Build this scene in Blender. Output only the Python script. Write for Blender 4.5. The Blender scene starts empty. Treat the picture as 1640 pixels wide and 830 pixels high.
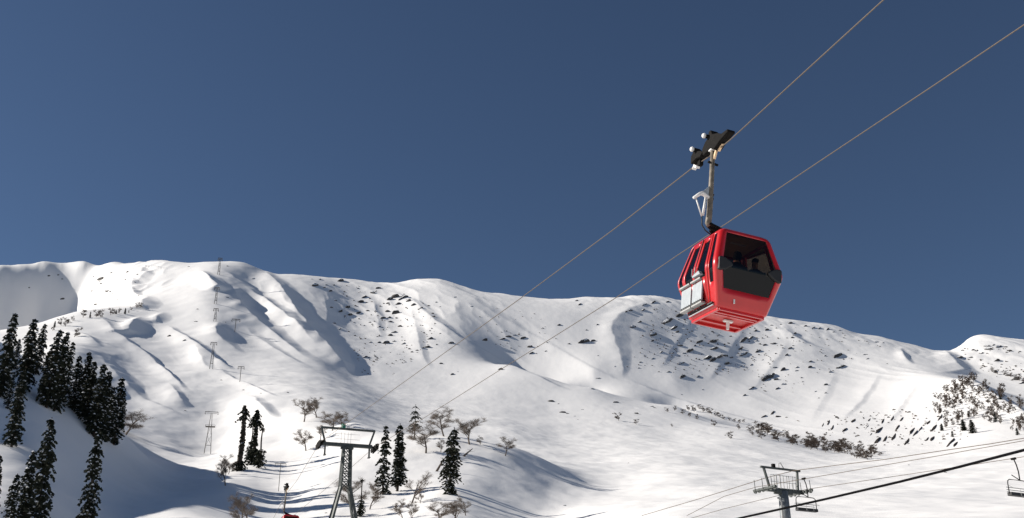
import bpy, bmesh, math, random
import numpy as np
from mathutils import Vector, Matrix
from mathutils.bvhtree import BVHTree

R = math.radians
C = bpy.context.scene.collection
scene = bpy.context.scene

# ------------------------------------------------------------------ camera
F_PX, PITCH, CAM_Z = 1700.0, R(22.0), 1.7
cam_data = bpy.data.cameras.new("camera")
cam = bpy.data.objects.new("camera", cam_data)
C.objects.link(cam)
cam.location = (0, 0, CAM_Z)
cam.rotation_euler = (math.pi / 2 + PITCH, 0, 0)
cam_data.sensor_width = 36.0
cam_data.lens = 36.0 * F_PX / 1640.0
cam_data.clip_start = 0.2
cam_data.clip_end = 30000.0
scene.camera = cam
SP, CP = math.sin(PITCH), math.cos(PITCH)


def ray(x, y):
    """direction through photo pixel (x, y), length = hypot over the ground 1"""
    rx, u = x - 820.0, 415.0 - y
    fwd = F_PX * CP - u * SP
    up = F_PX * SP + u * CP
    h = math.hypot(rx, fwd)
    return rx / h, fwd / h, up / h          # ground unit vector + tan(elevation)


def at(x, y, r):
    """world point seen at pixel (x, y) at ground distance r"""
    a, b, t = ray(x, y)
    return Vector((a * r, b * r, CAM_Z + t * r))


# ------------------------------------------------------------------ light
SUN_EL, SUN_BACK = R(29.0), R(7.0)          # sun to the left, a little beyond the valley
sdir = Vector((-math.cos(SUN_BACK) * math.cos(SUN_EL), math.sin(SUN_BACK) * math.cos(SUN_EL), math.sin(SUN_EL)))
sd = bpy.data.lights.new("sun", 'SUN')
sd.energy = 5.0
sd.angle = R(0.5)
sd.color = (1.0, 0.94, 0.86)
sun = bpy.data.objects.new("sun", sd)
C.objects.link(sun)
sun.rotation_euler = sdir.to_track_quat('Z', 'Y').to_euler()
world = bpy.data.worlds.new("World")
scene.world = world
world.use_nodes = True
wn = world.node_tree
wn.nodes.clear()
wo = wn.nodes.new("ShaderNodeOutputWorld")
wb = wn.nodes.new("ShaderNodeBackground")
sky = wn.nodes.new("ShaderNodeTexSky")
sky.sky_type = 'NISHITA'
sky.sun_disc = False
sky.sun_elevation = SUN_EL
sky.sun_rotation = math.atan2(sdir.x, sdir.y)
sky.altitude = 3000.0
sky.air_density = 1.0
sky.dust_density = 0.6
sky.ozone_density = 3.0
wb.inputs[1].default_value = 0.049
wn.links.new(sky.outputs[0], wb.inputs[0])
wn.links.new(wb.outputs[0], wo.inputs[0])

vs = scene.view_settings
scene.display_settings.display_device = 'sRGB'
vs.view_transform = 'Standard'
vs.look = 'None'
vs.exposure = 0.44
vs.gamma = 1.0
vs.use_curve_mapping = False
scene.render.engine = 'CYCLES'
scene.cycles.use_denoising = True
scene.cycles.max_bounces = 6
scene.cycles.diffuse_bounces = 3
scene.cycles.transparent_max_bounces = 12


# ------------------------------------------------------------------ materials
def mat(name, col, rough=0.6, metal=0.0, noise=0.0, nscale=6.0, bump=0.0, bscale=30.0, col2=None, spec=0.5, coords='Object'):
    m = bpy.data.materials.new(name)
    m.use_nodes = True
    nt = m.node_tree
    b = nt.nodes["Principled BSDF"]
    b.inputs["Roughness"].default_value = rough
    b.inputs["Metallic"].default_value = metal
    b.inputs["Specular IOR Level"].default_value = spec
    b.inputs["Base Color"].default_value = (*col, 1)
    tc = nt.nodes.new("ShaderNodeTexCoord")
    if noise > 0 or col2:
        n = nt.nodes.new("ShaderNodeTexNoise")
        n.inputs["Scale"].default_value = nscale
        n.inputs["Detail"].default_value = 5
        nt.links.new(tc.outputs[coords], n.inputs["Vector"])
        cr = nt.nodes.new("ShaderNodeValToRGB")
        c2 = col2 if col2 else tuple(c * (1 - noise) for c in col)
        cr.color_ramp.elements[0].position = 0.35
        cr.color_ramp.elements[1].position = 0.68
        cr.color_ramp.elements[0].color = (*c2, 1)
        cr.color_ramp.elements[1].color = (*col, 1)
        nt.links.new(n.outputs["Fac"], cr.inputs["Fac"])
        nt.links.new(cr.outputs["Color"], b.inputs["Base Color"])
    if bump > 0:
        n2 = nt.nodes.new("ShaderNodeTexNoise")
        n2.inputs["Scale"].default_value = bscale
        n2.inputs["Detail"].default_value = 4
        nt.links.new(tc.outputs[coords], n2.inputs["Vector"])
        bp = nt.nodes.new("ShaderNodeBump")
        bp.inputs["Strength"].default_value = bump
        bp.inputs["Distance"].default_value = 0.05
        nt.links.new(n2.outputs["Fac"], bp.inputs["Height"])
        nt.links.new(bp.outputs["Normal"], b.inputs["Normal"])
    return m


# ------------------------------------------------------------------ object helpers
def tag(o, label=None, cat=None, group=None, kind=None):
    if label: o["label"] = label
    if cat: o["category"] = cat
    if group: o["group"] = group
    if kind: o["kind"] = kind
    return o


def empty(name, loc=(0, 0, 0), rz=0.0):
    o = bpy.data.objects.new(name, None)
    o.empty_display_size = 0.3
    o.location = loc
    o.rotation_euler = (0, 0, rz)
    C.objects.link(o)
    return o


def mesh_obj(name, verts, faces, m, parent=None, smooth=False, fm=None):
    me = bpy.data.meshes.new(name)
    me.from_pydata([tuple(v) for v in verts], [], faces)
    for mm in (m if isinstance(m, (list, tuple)) else [m]):
        me.materials.append(mm)
    if fm is not None:
        me.polygons.foreach_set("material_index", fm)
    if smooth:
        me.polygons.foreach_set("use_smooth", [True] * len(me.polygons))
    me.update()
    o = bpy.data.objects.new(name, me)
    C.objects.link(o)
    if parent: o.parent = parent
    return o


class MB:
    """collects boxes, bars, tubes and prisms into ONE mesh"""
    def __init__(s): s.v = []; s.f = []; s.m = []; s.mi = 0

    def add(s, vs_, fs_):
        k = len(s.v)
        s.v += [Vector(v) for v in vs_]
        s.f += [tuple(i + k for i in f) for f in fs_]
        s.m += [s.mi] * len(fs_)

    def box(s, c, size, rot=None, bevel=0.0):
        bm = bmesh.new()
        bmesh.ops.create_cube(bm, size=1.0)
        for v in bm.verts:
            v.co = Vector((v.co.x * size[0], v.co.y * size[1], v.co.z * size[2]))
        if bevel > 0:
            bmesh.ops.bevel(bm, geom=list(bm.edges), offset=bevel, segments=2, affect='EDGES', profile=0.5)
        bm.verts.index_update()
        M_ = rot if rot else Matrix.Identity(3)
        s.add([M_ @ v.co + Vector(c) for v in bm.verts], [tuple(v.index for v in f.verts) for f in bm.faces])
        bm.free()

    def tube(s, pts, rad, n=8, cap=True):
        pts = [Vector(p) for p in pts]
        rads = rad if isinstance(rad, (list, tuple)) else [rad] * len(pts)
        vs_, fs_ = [], []
        d0 = (pts[1] - pts[0]).normalized()
        ref = Vector((0, 0, 1)) if abs(d0.z) < 0.9 else Vector((1, 0, 0))
        for i, p in enumerate(pts):
            if i == 0: d = pts[1] - pts[0]
            elif i == len(pts) - 1: d = pts[-1] - pts[-2]
            else: d = (pts[i + 1] - pts[i]).normalized() + (pts[i] - pts[i - 1]).normalized()
            d.normalize()
            a = d.cross(ref)
            if a.length < 1e-4: a = d.cross(Vector((0, 1, 0)))
            a.normalize(); b = d.cross(a)
            ref = ref if abs(d.dot(ref)) < 0.95 else a
            for k in range(n):
                t = 2 * math.pi * k / n
                vs_.append(p + (a * math.cos(t) + b * math.sin(t)) * rads[i])
        for i in range(len(pts) - 1):
            for k in range(n):
                k2 = (k + 1) % n
                fs_.append((i * n + k, i * n + k2, (i + 1) * n + k2, (i + 1) * n + k))
        if cap:
            fs_.append(tuple(range(n))[::-1])
            fs_.append(tuple((len(pts) - 1) * n + k for k in range(n)))
        s.add(vs_, fs_)

    def bar(s, p, q, w, h=None):
        """square bar from p to q"""
        p, q = Vector(p), Vector(q)
        h = h or w
        d = (q - p)
        L = d.length
        rot = d.to_track_quat('Z', 'Y').to_matrix()
        s.box((p + q) / 2, (w, h, L), rot)

    def prism(s, outline, axis_a, axis_b, origin, depth):
        """extrude a 2D outline, centred on origin, along a x b"""
        a, b = Vector(axis_a).normalized(), Vector(axis_b).normalized()
        nrm = a.cross(b).normalized()
        o = Vector(origin)
        n = len(outline)
        v = [o + a * x + b * y - nrm * depth / 2 for x, y in outline] + [o + a * x + b * y + nrm * depth / 2 for x, y in outline]
        f = [tuple(range(n))[::-1], tuple(range(n, 2 * n))] + [(i, (i + 1) % n, n + (i + 1) % n, n + i) for i in range(n)]
        s.add(v, f)

    def build(s, name, m, parent=None, smooth=False, bevel=0.0):
        o = mesh_obj(name, s.v, s.f, m, parent, smooth, s.m if isinstance(m, (list, tuple)) else None)
        if bevel > 0:
            md = o.modifiers.new("bevel", 'BEVEL')
            md.width = bevel
            md.segments = 2
            md.limit_method = 'ANGLE'
        return o


def copy_tree(o, parent=None):
    c = o.copy()
    C.objects.link(c)
    c.parent = parent
    for ch in list(o.children):
        copy_tree(ch, c)
    return c
# ------------------------------------------------------------------ terrain
# surface control points (photo x, y, ground distance m): near -> far per column
COLS = {
 -320: [(880,80),(820,120),(750,160),(640,200),(480,240),(400,300),(540,420),(520,700),(500,900),(560,1050),(510,1280),(430,1360)],  # unseen ridge left of frame, near crest raised to cast shade on the left slope
 -120: [(900,85),(830,125),(775,165),(690,205),(560,245),(490,305),(590,420),(535,780),(560,1000),(500,1350),(430,1425)],  # same off-frame ridge, near heights shaped for the shade it throws
 0: [(890,100),(800,145),(700,210),(630,250),(575,290),(546,320),(600,420),(530,800),(556,1000),(500,1395),(431,1470)],
 60: [(900,110),(820,150),(715,212),(648,252),(590,300),(620,400),(560,650),(518,860),(545,1050),(500,1425),(429,1496)],
 120: [(930,125),(850,160),(765,212),(685,255),(630,296),(648,370),(560,600),(501,880),(515,1050),(488,1435),(428,1500)],
 200: [(940,130),(865,170),(800,215),(735,270),(700,305),(712,350),(640,520),(580,640),(530,780),(494,920),(480,1060),(450,1260),(424,1410)],
 280: [(900,130),(845,175),(806,215),(790,250),(756,310),(744,350),(715,410),(640,530),(580,680),(520,850),(480,970),(445,1150),(420,1330)],
 350: [(900,130),(830,200),(785,250),(750,320),(727,430),(660,520),(592,650),(515,850),(470,980),(440,1130),(421,1270)],
 400: [(900,130),(830,215),(785,262),(748,310),(704,400),(650,510),(595,660),(540,830),(490,1020),(450,1170),(424,1300)],
 450: [(900,130),(830,220),(790,262),(744,318),(700,390),(660,480),(600,650),(550,820),(505,980),(441,1300)],
 510: [(900,130),(830,210),(780,255),(728,320),(690,370),(665,440),(620,600),(580,745),(540,885),(500,1060),(446,1370)],
 565: [(900,125),(830,205),(770,260),(712,318),(680,350),(688,420),(655,520),(620,665),(592,780),(547,945),(500,1140),(450,1400)],
 640: [(900,125),(830,200),(785,250),(735,285),(700,320),(706,400),(660,600),(620,750),(575,890),(520,1105),(454,1420)],
 720: [(900,115),(830,185),(785,238),(748,275),(704,312),(714,400),(670,600),(620,780),(575,920),(520,1090),(459,1430)],
 820: [(920,130),(870,175),(830,222),(790,260),(750,290),(719,318),(728,390),(690,560),(640,745),(588,930),(598,1000),(540,1110),(479,1420)],
 880: [(915,130),(870,180),(835,232),(800,268),(768,298),(746,322),(742,400),(705,560),(655,730),(606,900),(612,975),(545,1115),(484,1430)],
 950: [(900,120),(860,170),(825,230),(795,280),(776,330),(738,450),(705,580),(660,730),(622,865),(630,945),(600,1000),(540,1150),(481,1460)],
 1080: [(900,100),(830,150),(760,350),(720,530),(695,670),(652,860),(660,925),(610,1040),(560,1200),(483,1520)],
 1200: [(900,100),(830,150),(770,350),(725,560),(688,770),(694,840),(640,1030),(580,1260),(504,1600)],
 1350: [(900,100),(830,150),(775,350),(738,570),(716,760),(680,920),(640,1090),(580,1340),(530,1610)],
 1440: [(900,100),(830,150),(775,350),(738,560),(715,750),(680,920),(640,1080),(600,1280),(556,1650)],
 1515: [(900,100),(830,150),(772,350),(735,560),(712,750),(680,885),(640,1030),(605,1190),(565,1600)],
 1560: [(900,100),(830,150),(770,350),(732,550),(706,740),(665,920),(613,1110),(620,1220),(590,1450),(545,1760)],
 1640: [(900,100),(830,150),(768,350),(728,540),(702,730),(675,860),(655,970),(640,1150),(600,1430),(550,1760)],
 1760: [(900,100),(830,150),(765,350),(725,540),(700,730),(680,860),(665,980),(645,1150),(600,1430),(552,1760)],
 1960: [(900,100),(830,150),(765,350),(725,540),(700,730),(680,860),(665,980),(645,1150),(600,1430),(552,1760)],
}
NEAR = [(6, 0.0), (16, 0.05), (35, 0.6), (60, 2.0)]          # ground distance, ground height
SKY = [(-320,430),(-120,430),(0,430),(40,429),(75,427),(130,427),(170,425),(205,424),(230,421),(270,420),(330,421),(390,422),(412,430),(430,437),(470,442),(520,446),
       (560,450),(600,456),(622,460),(650,456),(700,452),(722,458),(745,470),(760,475),(800,477),(850,483),(880,485),(918,483),(930,480),(960,482),(985,482),(1020,477),
       (1060,479),(1100,487),(1160,498),(1240,512),(1290,518),(1340,524),(1370,537),(1405,543),(1450,558),(1480,562),(1515,564),(1545,550),(1570,542),(1600,545),(1640,550),
       (1760,555),(1960,560)]


def colr(x):
    ks = sorted(COLS)
    return np.interp(x, ks, [COLS[k][-1][1] for k in ks])


cp = []
for x, pts in COLS.items():
    for (y, r) in pts[:-1]:
        a, b, t = ray(x, y)
        cp.append((math.atan2(a, b), math.log(r), t))
    az = cp[-1][0]
    for r, h in NEAR:
        cp.append((az, math.log(r), (h - CAM_Z) / r))
for x, y in SKY:
    r = float(colr(x))
    a, b, t = ray(x, y)
    az = math.atan2(a, b)
    cp.append((az, math.log(r), t))
    cp.append((az, math.log(r * 1.10), t - 0.028))
    cp.append((az, math.log(r * 1.35), t - 0.12))
    cp.append((az, math.log(r * 1.9), t - 0.26))
cp = np.array(cp)
KU = 3.2
U = np.stack([cp[:, 0] * KU, cp[:, 1]], 1)


def tps(d2): return 0.5 * d2 * np.log(d2 + 1e-12)


n_ = len(U)
A = tps(((U[:, None] - U[None]) ** 2).sum(-1)) + np.eye(n_) * 2e-5
P = np.concatenate([np.ones((n_, 1)), U], 1)
Msys = np.block([[A, P], [P.T, np.zeros((3, 3))]])
wts = np.linalg.solve(Msys, np.concatenate([cp[:, 2], np.zeros(3)]))
ga = np.linspace(-0.66, 0.66, 360)
gl = np.linspace(math.log(5.0), math.log(3400.0), 420)
GA, GL = np.meshgrid(ga, gl, indexing='ij')
Q = np.stack([GA.ravel() * KU, GL.ravel()], 1)
coarse = np.empty(len(Q))
for i in range(0, len(Q), 20000):
    q = Q[i:i + 20000]
    coarse[i:i + 20000] = tps(((q[:, None] - U[None]) ** 2).sum(-1)) @ wts[:n_] + wts[n_] + q @ wts[n_ + 1:]
coarse = coarse.reshape(len(ga), len(gl))


def cubw(src, dst):
    """Catmull-Rom weights (dst x src)"""
    h = src[1] - src[0]
    f = np.clip((dst - src[0]) / h, 0, len(src) - 1.001)
    i = np.floor(f).astype(int); t = f - i
    W = np.zeros((len(dst), len(src)))
    w = [-.5 * t + t * t - .5 * t ** 3, 1 - 2.5 * t * t + 1.5 * t ** 3, .5 * t + 2 * t * t - 1.5 * t ** 3, -.5 * t * t + .5 * t ** 3]
    for k in range(4):
        np.add.at(W, (np.arange(len(dst)), np.clip(i + k - 1, 0, len(src) - 1)), w[k])
    return W


NA, NR = 1180, 1150
az_f = np.linspace(-0.50, 0.50, NA)
az_side = 0.50 + (math.pi - 0.50) * (np.linspace(0, 1, 42)[1:] ** 1.7)
az = np.concatenate([-az_side[::-1], az_f, az_side[:-1]])
lr = np.concatenate([np.linspace(math.log(4.0), math.log(60.0), 50)[:-1], np.linspace(math.log(60.0), math.log(2600.0), NR),
                     np.linspace(math.log(2600.0), math.log(14000.0), 40)[1:]])
lrc = np.minimum(lr, math.log(3300.0))
T = cubw(ga, np.clip(az, -0.60, 0.60)) @ coarse @ cubw(gl, np.maximum(lrc, gl[0])).T
rr = np.exp(lr)
AZ, RR = np.meshgrid(az, rr, indexing='ij')
Z = T * RR + CAM_Z
# far out behind the ranges the ground falls back to a plain; behind the viewer it is a gentle snow field
far = np.clip((RR - 2600) / 1500, 0, 1); far = far * far * (3 - 2 * far)
Z = Z * (1 - far) + 60 * far
side = np.clip((np.abs(AZ) - 0.62) / 1.0, 0, 1); side = side * side * (3 - 2 * side)
Z = Z * (1 - side) + (0.02 * RR) * side * np.exp(-RR / 3000.0)
X = np.sin(AZ) * RR
Y = np.cos(AZ) * RR


def vnoise(x, y, seed):
    """gradient noise, about -1..1"""
    xi = np.floor(x).astype(np.int64); yi = np.floor(y).astype(np.int64)
    xf = x - xi; yf = y - yi

    def g(ix, iy):
        h = (ix * 374761393 + iy * 668265263 + seed * 974634777) & 0xffffffff
        h = ((h ^ (h >> 13)) * 1274126177) & 0xffffffff
        a = (h ^ (h >> 16)) / 4294967296.0 * 2 * np.pi
        return np.cos(a), np.sin(a)
    u = xf ** 3 * (xf * (xf * 6 - 15) + 10); v = yf ** 3 * (yf * (yf * 6 - 15) + 10)
    r = []
    for dx, dy in ((0, 0), (1, 0), (0, 1), (1, 1)):
        gx, gy = g(xi + dx, yi + dy)
        r.append(gx * (xf - dx) + gy * (yf - dy))
    a = r[0] + u * (r[1] - r[0]); b = r[2] + u * (r[3] - r[2])
    return (a + v * (b - a)) * 1.5


def smooth(a, b, x):
    t = np.clip((x - a) / (b - a), 0, 1)
    return t * t * (3 - 2 * t)


# photo coordinates of every grid vertex on the undisplaced surface
def pix(Xs, Ys, Zs):
    zc = Zs - CAM_Z
    d = np.maximum(Ys * CP + zc * SP, 1e-3)
    return 820 + F_PX * Xs / d, 415 - F_PX * (-Ys * SP + zc * CP) / d


PX, PY = pix(X, Y, Z)
front = (np.abs(AZ) < 0.75) & (Y > 0)

# snow ridges: crest runs through (x, y); the lee (right-hand) side drops into shade.
# (r0, r1), [(x, y, height px, lee width px, windward width px)...] widths along the picture row
RIDGES = [
 # left massif
 ((800,1700), [(425,434,0.0,8.5,20),(440,446,8.2,25.5,40),(456,466,11.2,32.3,45),(474,490,12.8,32.3,45),(492,512,12.0,32.3,45),(512,532,11.2,30.6,45),(530,552,10.5,28.9,40),(548,572,9.0,20.4,35),(562,592,3.8,8.5,25),(575,604,0.0,6.8,20)]),
 ((900,1500), [(385,458,0,8,20),(402,466,5,14,24),(424,478,8,18,30),(448,496,9,20,30),(470,514,9,20,30),(492,534,8,18,28),(516,555,6,14,24),(535,575,2,8,20),(545,590,0,8,20)]),
 ((800,1400), [(372,460,0.0,6.8,20),(380,470,5.6,17.0,30),(388,486,8.8,25.5,34),(404,502,10.4,28.9,40),(426,520,9.6,28.9,40),(450,538,8.8,25.5,36),(476,556,7.2,22.1,34),(504,572,4.8,17.0,30),(530,586,2.4,10.2,24),(550,600,0.0,6.8,20)]),
 ((900,1500), [(352,430,0,8,14),(372,441,4,10,18),(390,452,6,12,20),(408,464,5,12,20),(426,476,0,8,16)]),
 ((900,1300), [(322,432,0,8,14),(330,437,9,24,18),(338,446,12,30,22),(350,455,10,24,22),(362,466,0,10,20)]),
 ((1000,1500), [(232,425,0,10,20),(224,432,9,26,24),(213,440,12,26,28),(208,452,12,22,28),(211,464,9,18,26),(220,474,0,12,20)]),
 ((1000,1500), [(270,421,0,10,20),(246,424,5,22,20),(240,428,0,20,20)]),
 ((850,1200), [(238,474,0,10,20),(228,482,9,36,26),(226,490,7,28,26),(232,498,0,20,20)]),
 ((700,1000), [(224,508,0,10,20),(212,514,10,34,30),(204,522,11,38,30),(206,530,8,30,30),(214,538,0,20,20)]),
 ((700,1000), [(262,502,0,10,20),(250,508,6,28,20),(250,514,4,22,20),(258,520,0,10,20)]),
 ((600,1000), [(160,508,0,8,20),(168,516,5,18,24),(178,528,5,16,24),(196,542,4,10,24),(216,556,5,10,24),(246,578,6,10,24),(276,602,5,9,24),(306,628,5,9,24),(336,646,5,12,24),(352,658,0,8,20)]),
 ((600,1000), [(268,524,0,8,24),(288,536,8,20,30),(308,548,11,26,34),(330,562,10,22,34),(352,578,7,14,30),(372,594,0,8,24)]),
 ((700,1100), [(350,514,0.0,9.6,24),(344,524,9.6,30.4,30),(346,534,8.8,30.4,30),(356,546,4.8,22.4,30),(372,556,2.4,12.8,24),(392,568,0.0,6.4,20)]),
 ((650,1000), [(390,524,0,8,24),(412,540,4,14,24),(440,556,4,14,24),(470,572,3,12,24),(500,590,0,10,20)]),
 ((560,900), [(350,592,0,8,24),(372,605,5,10,24),(400,616,4,10,24),(440,632,3,9,24),(480,648,0,8,20)]),
 ((560,900), [(312,562,0,8,24),(318,572,7,22,26),(328,584,4,16,24),(340,594,0,8,20)]),
 ((500,800), [(108,532,0,8,24),(130,536,4,12,24),(150,546,4,12,24),(166,558,0,8,20)]),
 ((420,700), [(160,570,0.0,8.0,24),(176,588,6.3,27.2,40),(192,602,9.8,35.2,40),(206,618,8.4,28.8,40),(222,632,2.8,14.4,30),(250,644,2.1,8.0,24),(280,656,2.1,7.2,24),(300,664,0.0,6.4,20)]),
 ((420,620), [(404,634,0,8,24),(414,644,8,26,30),(424,656,9,28,30),(438,668,0,12,24)]),
 ((420,620), [(268,614,0,8,24),(282,626,5,14,24),(292,640,4,12,24),(304,652,0,8,20)]),
 # centre
 ((900,2000), [(612,462,0.0,6.4,30),(640,470,2.8,11.2,30),(662,482,5.5,17.6,34),(678,496,7.2,22.4,36),(696,512,6.6,22.4,36),(714,524,4.4,14.4,34),(730,536,2.8,8.0,30),(750,548,2.8,8.0,30),(776,562,2.8,7.2,30),(800,575,2.2,6.4,30),(822,588,0.0,6.4,24)]),
 ((850,2000), [(740,468,0.0,6.4,30),(760,480,1.8,14.4,34),(780,493,2.3,17.6,36),(800,505,2.3,19.2,36),(820,516,2.0,16.0,34),(838,528,1.3,8.0,30),(858,538,1.1,7.2,30),(880,550,1.1,7.2,30),(930,578,1.1,7.2,30),(984,606,0.9,7.2,30),(1032,620,0.7,7.2,30),(1080,634,0.0,7.2,30)]),
 ((950,2000), [(1036,484,0.0,10.1,30),(1014,492,2.5,28.8,30),(994,502,3.9,31.7,30),(982,514,4.7,33.1,30),(979,528,5.0,30.2,30),(984,542,4.5,25.9,30),(990,558,3.9,21.6,30),(995,574,3.4,17.3,30),(998,590,2.2,11.5,24),(1000,604,0.0,5.8,20)]),
 ((850,1100), [(806,580,0,8,40),(830,590,4,12,40),(862,602,5,12,40),(895,618,3,10,40),(920,628,0,10,40)]),
 ((800,1400), [(1000,606,0,8,50),(1060,630,4,14,60),(1130,652,4,16,60),(1200,672,3,16,60),(1280,694,0,16,60)]),
 # right
 ((850,1700), [(1112,505,0.0,6.8,20),(1104,518,1.5,10.2,24),(1092,536,1.6,11.0,24),(1078,556,1.5,10.2,24),(1066,576,1.0,8.5,20),(1058,590,0.0,6.8,20)]),
 ((850,1700), [(1196,520,0.0,6.8,20),(1186,536,1.5,10.2,24),(1172,556,1.7,11.0,24),(1158,576,1.5,10.2,24),(1142,598,1.0,8.5,20),(1132,612,0.0,6.8,20)]),
 ((850,1700), [(1262,548,0.0,6.8,20),(1250,566,1.5,10.2,24),(1236,586,1.6,11.0,24),(1220,606,1.3,10.2,24),(1200,630,0.0,6.8,20)]),
 ((850,1500), [(1408,600,0.0,6.8,20),(1398,616,1.3,8.5,24),(1384,636,1.4,9.3,24),(1366,656,1.2,8.5,24),(1348,674,0.0,6.8,20)]),
 ((850,1500), [(1476,604,0.0,6.8,20),(1464,622,1.3,8.5,24),(1448,644,1.4,9.3,24),(1430,668,1.2,8.5,24),(1416,684,0.0,6.8,20)]),
 ((850,1600), [(655,500,0,8,20),(664,516,3,13,24),(668,534,3.4,14,24),(672,554,3,12,24),(680,574,2,10,20),(690,592,0,8,20)]),
 ((850,1600), [(590,470,0,8,20),(600,486,2.6,12,24),(604,504,3,13,24),(606,524,2.6,12,24),(612,546,0,8,20)]),
 ((1150,2000), [(1512,562,0.0,8.0,30),(1522,568,6.3,20.8,34),(1534,580,7.7,25.6,36),(1546,592,5.6,24.0,34),(1560,600,0.0,11.2,30)]),
 ((1200,2000), [(1443,556,0,4,14),(1446,566,4,10,16),(1452,576,3,10,16),(1462,584,0,4,14)]),
 ((1100,2000), [(1250,520,0,10,30),(1268,535,5,14,34),(1290,548,5,16,34),(1330,562,3,14,34),(1400,576,0,10,30)]),
 ((900,2000), [(1338,590,0.0,8.0,20),(1330,612,1.0,12.0,30),(1320,636,1.0,12.0,30),(1306,660,0.8,12.0,30),(1296,680,0.0,8.0,20)]),
 ((900,1180), [(1548,600,0.0,8.0,30),(1564,612,7.2,18.0,40),(1590,630,10.1,26.0,50),(1620,648,10.1,28.0,50),(1650,664,8.6,28.0,50),(1700,680,5.8,28.0,50),(1760,690,0.0,20.0,40)]),
]
D = np.zeros_like(Z)
for (r0, r1), st in RIDGES:
    st = np.array(sorted([(y + h * 0.9, x, h, wl, ww) for x, y, h, wl, ww in st]))
    sel = front & (RR > r0 * 0.92) & (RR < r1 * 1.08) & (PY > st[0, 0] - 1) & (PY < st[-1, 0] + 1)
    py = PY[sel]; px = PX[sel]
    xc = np.interp(py, st[:, 0], st[:, 1]); h = np.interp(py, st[:, 0], st[:, 2])
    wl = np.interp(py, st[:, 0], st[:, 3]); ww = np.interp(py, st[:, 0], st[:, 4])
    h = h * (1 + 0.16 * vnoise(px / 26.0, py / 16.0, 7))
    d = px - xc + 2.4 * vnoise(py / 9.0, py * 0 + xc.mean(), 5) + 0.6 * vnoise(py / 3.2, py * 0 + xc.mean(), 6)
    w_ = np.where(d < 0, np.exp(-(d / ww) ** 2 * 2.0) * 0.55 + 0.45 * np.clip(1 + d / (ww * 1.6), 0, 1) ** 2,
                  np.clip(1 - d / wl, 0, 1) ** 1.25)
    fade = smooth(r0 * 0.92, r0, RR[sel]) * (1 - smooth(r1, r1 * 1.08, RR[sel]))
    D[sel] += h * w_ * fade * RR[sel] / F_PX
Z += D

# natural unevenness: gullies and wind-worked snow, finer near by
amp = smooth(250, 900, RR)
rot = 0.45
u1 = (X * math.cos(rot) + Y * math.sin(rot)); v1 = (-X * math.sin(rot) + Y * math.cos(rot))
nz = 7.0 * vnoise(u1 / 150, v1 / 420, 1) + 3.2 * vnoise(u1 / 62, v1 / 170, 2) + 1.3 * vnoise(u1 / 26, v1 / 60, 3)
nz += 0.45 * vnoise(X / 11, Y / 18, 4)
mid_smooth = 1 - 0.75 * smooth(700, 820, PX) * (1 - smooth(1000, 1250, RR))
rough_zone = smooth(1100, 1500, RR) * smooth(560, 640, PX)
nz2 = 2.4 * np.abs(vnoise(X / 40, Y / 55, 11)) + 1.3 * np.abs(vnoise(X / 17, Y / 22, 12))
Zd = amp * nz * mid_smooth * 0.48 * (1 - 0.65 * smooth(560, 700, PX)) + 0.5 * rough_zone * nz2 * (0.4 + 0.9 * smooth(-0.1, 0.5, vnoise(X / 260, Y / 260, 13)))
near = smooth(40, 120, RR) * (1 - smooth(500, 900, RR))
Zd += near * (0.9 * vnoise(X / 34, Y / 40, 21) + 0.32 * vnoise(X / 11, Y / 12, 22) + 0.09 * vnoise(X / 4.0, Y / 4.5, 23))
ridged = (1 - np.abs(vnoise(u1 / 48, v1 / 150, 31))) ** 3
ridged2 = (1 - np.abs(vnoise(u1 / 20, v1 / 55, 32))) ** 3
patchy = smooth(-0.25, 0.45, vnoise(X / 210, Y / 330, 33))
Zd += amp * (1.7 * ridged + 0.5 * ridged2) * patchy * mid_smooth * smooth(450, 800, RR)
cirq = smooth(95, 130, PX) * (1 - smooth(235, 290, PX)) * smooth(1000, 1120, RR) * (1 - smooth(1380, 1500, RR))
Zd += cirq * (-2.0 + 3.0 * (1 - np.abs(vnoise(X / 30, Y / 70, 41))) ** 2 + 0.8 * vnoise(X / 14, Y / 22, 42))
fine = smooth(180, 320, RR) * front
Zd += 0.16 * fine * (0.30 * vnoise(X / 7.5, Y / 12, 43) + 0.14 * vnoise(X / 3.4, Y / 5, 44)) * np.minimum(1.6, RR / 500)
Z += Zd * (1 - side)

na, nr = Z.shape
co = np.stack([X, Y, Z], -1).reshape(-1, 3).astype(np.float32)
ii, jj = np.meshgrid(np.arange(na), np.arange(nr - 1), indexing='ij')
i2 = (ii + 1) % na
quads = np.stack([ii * nr + jj, ii * nr + jj + 1, i2 * nr + jj + 1, i2 * nr + jj], -1).reshape(-1, 4)
# close the small hole under the viewer
co = np.concatenate([co, np.array([[0, 0, float(Z[:, 0].mean())]], np.float32)])
me = bpy.data.meshes.new("snow_terrain")
nq = len(quads)
ntri = na
loops = np.concatenate([quads[:, ::-1].ravel(), np.stack([np.full(na, len(co) - 1), ((np.arange(na) + 1) % na) * nr, np.arange(na) * nr], -1)[:, ::-1].ravel()])
me.vertices.add(len(co)); me.vertices.foreach_set("co", co.ravel())
me.loops.add(len(loops)); me.loops.foreach_set("vertex_index", loops.astype(np.int32))
me.polygons.add(nq + ntri)
starts = np.concatenate([np.arange(nq) * 4, nq * 4 + np.arange(ntri) * 3])
me.polygons.foreach_set("loop_start", starts.astype(np.int32))
me.polygons.foreach_set("use_smooth", np.ones(nq + ntri, bool))
me.update(calc_edges=True)
me.validate()
terrain = bpy.data.objects.new("terrain", me)
C.objects.link(terrain)
tag(terrain, "snow covered mountainside rising from the near slope to the long ridge against the sky", "terrain", kind="structure")

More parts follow.
